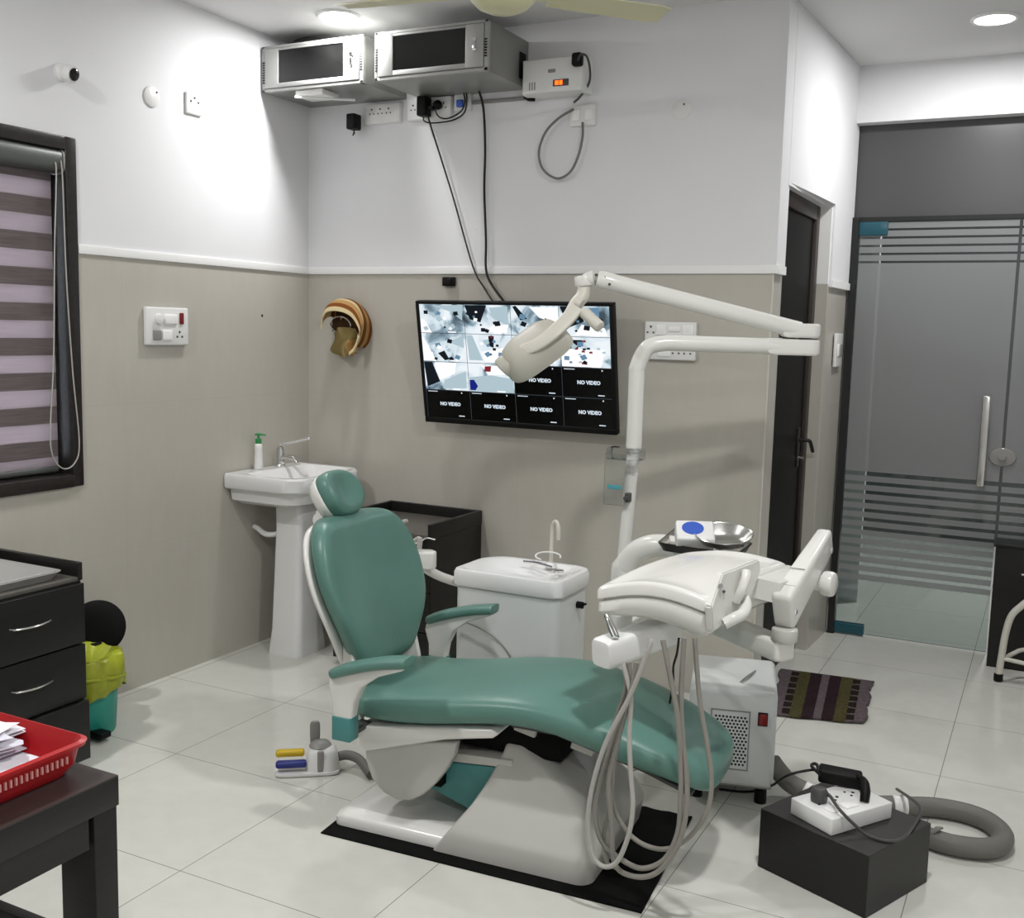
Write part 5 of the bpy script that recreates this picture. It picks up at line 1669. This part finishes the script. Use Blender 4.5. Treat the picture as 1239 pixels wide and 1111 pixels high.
def back_ring(w_, hw, n0, n1, e=3.0, k=36, wrap=.10):
    c, h = (n0 + n1) / 2, (n1 - n0) / 2
    o = []
    for a, b in sup(hw, h, e, k):
        fwd = wrap * (a / .28) ** 2 * .55
        lum = .018 * math.exp(-((w_ - .16) / .12) ** 2)
        o.append(BO + bup * w_ + Vector((0, a, 0)) + bnm * (c + b + fwd + lum))
    return o


rings = []
L_ = bs[-1].x
for p in bs:
    f = min(1, min(p.x, L_ - p.x) / .05)
    h = .028 + .072 * math.sqrt(max(0, 1 - (1 - f) ** 2))
    rings.append(back_ring(p.x, p.y, .008, .008 + h))
obj('backrest_cushion', loft(rings), 'vinyl', t, world=False, sharp=75)
rings = []
for p in bs:
    f = min(1, min(p.x, L_ - p.x) / .05)
    h = .010 + .018 * math.sqrt(max(0, 1 - (1 - f) ** 2))
    rings.append(back_ring(p.x - .010, p.y - .001, .014 - h, .026, 3.2))
obj('backrest_shell', loft(rings), 'enamel', t, world=False, sharp=75)
# headrest
HT = math.radians(33)
hup = Vector((-math.sin(HT), 0, math.cos(HT)))
hnm = Vector((math.cos(HT), 0, math.sin(HT)))
HC = BO + bup * .576 + bnm * .036


def head_ring(s, n_, dish=0.):
    o = []
    for a, b in sup(.096 * s, .081 * s, 2.4, 36):
        o.append(HC + Vector((0, a, 0)) + hup * b + hnm * (n_ + .03 * (a / .12) ** 2))
    return o


obj('headrest_pad', loft([head_ring(s, n_) for n_, s in ((-.012, .90), (-.005, .97), (.012, 1.0), (.03, .99), (.043, .93), (.050, .82), (.051, .7), (.046, .45), (.043, .15))]), 'vinyl', t, world=False, sharp=75)
hsx = obj('headrest_shell', loft([head_ring(s, n_) for n_, s in ((-.052, .3), (-.05, .6), (-.043, .82), (-.025, .96), (-.006, 1.0), (-.002, .98))]), 'enamel', t, world=False, sharp=75)
obj('headrest_bar', join(tube([BO + bup * .40 - bnm * .03, BO + bup * .52 - bnm * .035, HC - hnm * .05 - hup * .02, HC - hnm * .045], .017, 12, 4), cyl(HC - hnm * .06 - hup * .05 + Vector((0, -.05, 0)), HC - hnm * .06 - hup * .05 + Vector((0, .05, 0)), .026, 18)), 'enamel', t, world=False)
# backrest hinge brackets
for s in (-1, 1):
    obj('back_bracket', join(prism([(-.50, .30), (-.43, .32), (-.44, .44), (-.475, .58), (-.50, .58), (-.505, .44)], lambda a, b: Vector((a, s * .19 - .01, b)), (0, .02, 0), .004)), 'enamel', t, world=False)


# armrests
def armrest(s):
    v = s * .325
    k_ = -.025 if s > 0 else 0
    post = [(x + k_, z) for x, z in ((-.441, .33), (-.381, .33), (-.380, .40), (-.372, .446), (-.345, .50), (-.29, .54), (-.205, .572), (-.205, .588), (-.33, .555), (-.455, .512), (-.458, .49), (-.443, .44))]
    a = obj('armrest_post', prism(post, lambda a, b: Vector((a, v - .022, b)), (0, .044, 0), .007), 'enamel', t, world=False)
    path = [(x + k_, z) for x, z in ((-.458, .520), (-.40, .545), (-.35, .561), (-.28, .580), (-.21, .592), (-.195, .593))]
    pp = spline([Vector((x, v, z)) for x, z in path], 5)
    rings = []
    for i, p in enumerate(pp):
        f = i / (len(pp) - 1)
        e = min(1, min(f, 1 - f) / .08)
        e = .45 + .55 * math.sqrt(max(0, 1 - (1 - e) ** 2))
        d = (pp[min(i + 1, len(pp) - 1)] - pp[max(0, i - 1)]).normalized()
        n = Vector((-d.z, 0, d.x))
        rings.append([p + Vector((0, a_, 0)) + n * b_ for a_, b_ in sup(.036 * e, .0165 * e, 3, 20)])
    obj('armrest_pad', loft(rings), 'vinyl', t, world=False, sharp=70)
    obj('armrest_sleeve', box((-.411 + k_, v, .364), (.064, .05, .074), .004), 'vinyl_b', t, world=False)
    obj('armrest_mount', box((-.411 + k_, v - s * .06, .338), (.04, .12, .016), .003), 'plastic_dg', t, world=False)


armrest(-1)
armrest(1)
# carrying frame under the seat and the half-round side covers
obj('seat_frame', join(prism([(-.425, .335), (.03, .404), (.05, .392), (.03, .376), (-.12, .345), (-.395, .258), (-.425, .275)], lambda a, b: Vector((a, -.240, b)), (0, .48, 0), .008)), 'enamel', t, world=False)
disc = [(-.412, .272), (-.405, .215), (-.385, .165), (-.345, .128), (-.30, .113), (-.25, .120), (-.205, .148), (-.165, .19), (-.13, .24), (-.105, .29), (-.098, .33), (-.30, .30)]
obj('side_cover', prism(disc, lambda a, b: Vector((a, -.214, b)), (0, .035, 0), .006), 'enamel_g', t, world=False)
obj('side_cover', prism(disc, lambda a, b: Vector((a, .187, b)), (0, .035, 0), .006), 'enamel_g', t, world=False)
obj('under_seat_shade', join(bx(-.36, -.16, -.186, .186, .17, .33), bx(-.12, .20, -.12, .12, .29, .385, .004)), 'rubber', t, world=False)  # blocks coloured black to stand for the shaded void under the seat
# lift arm: green flank under a pale top edge
obj('lift_arm', prism([(-.32, .175), (-.08, .101), (.06, .06), (.06, .256), (-.15, .237), (-.3, .225)], lambda a, b: Vector((a, -.15, b)), (0, .30, 0), .004), 'vinyl_b', t, world=False)
obj('lift_arm_top', prism([(-.17, .240), (.06, .259), (.06, .284), (-.17, .270)], lambda a, b: Vector((a, -.155, b)), (0, .31, 0), .004), 'enamel_g', t, world=False)
# floor plinth
obj('base_plinth', loft([rect_ring(-.505, -.06, -.245, .235, (.03, .02, .02, .03), z) if not i else rect_ring(-.505 + i, -.06, -.245 + i, .235 - i, (.03, .02, .02, .03), z)
                         for z, i in ((.0065, 0), (.03, 0), (.042, .008), (.05, .03), (.056, .08))]), 'enamel', t, world=False)


# tall front shroud: wide at the floor, leaning in to the top
def shroud_ring(z):
    def ip(tb):
        for (a, b), (c, d) in zip(tb, tb[1:]):
            if z <= c:
                return b + (d - b) * (z - a) / (c - a)
        return tb[-1][1]
    ul = ip([(0, -.152), (.05, -.118), (.09, -.088), (.15, -.045), (.21, -.012), (.296, .02), (.36, .03)])
    ur = ip([(0, .345), (.09, .362), (.15, .345), (.20, .30), (.235, .255), (.28, .18), (.311, .11), (.36, .06)])
    lean = 0 if z < .075 else (z - .075) * .55
    hw = .260 - lean
    return rect_ring(ul, ur, -hw, hw, (.012, .045, .045, .012), z)


zs = [.0065, .03, .055, .068, .078, .09, .11, .15, .20, .235, .26, .28, .30, .312]
rr = [shroud_ring(z) for z in zs]
top = shroud_ring(.312)
c_ = sum(top, Vector()) / len(top)
rr.append([c_ + (p - c_) * .93 + Vector((0, 0, .008)) for p in top])
rr.append([c_ + (p - c_) * .7 + Vector((0, 0, .012)) for p in top])
obj('base_shroud', loft(rr), 'enamel_g', t, world=False)
for u_, z_ in ((.09, .385), (.27, .362)):
    for v_ in (-.12, .12):
        obj('leg_rest_link', box((u_, v_, z_), (.07, .03, .045), .004, mat=Matrix.Rotation(.2, 4, 'Y')), 'enamel_g', t, world=False)
obj('leg_rest_plate', prism([(.06, .404), (.20, .404), (.32, .376), (.46, .345), (.60, .30), (.60, .288), (.46, .333), (.32, .364), (.20, .392), (.06, .392)], lambda a, b: Vector((a, -.17, b)), (0, .34, 0), .002), 'plastic_dg', t, world=False)

# ------------------------------------------------------------------ output
sc.view_settings.view_transform = 'Standard'
sc.view_settings.look = 'None'
sc.view_settings.gamma = 1
sc.view_settings.use_curve_mapping = False
sc.view_settings.exposure = 0.0
sc.cycles.use_denoising = True
sc.cycles.max_bounces = 10
sc.cycles.transparent_max_bounces = 16
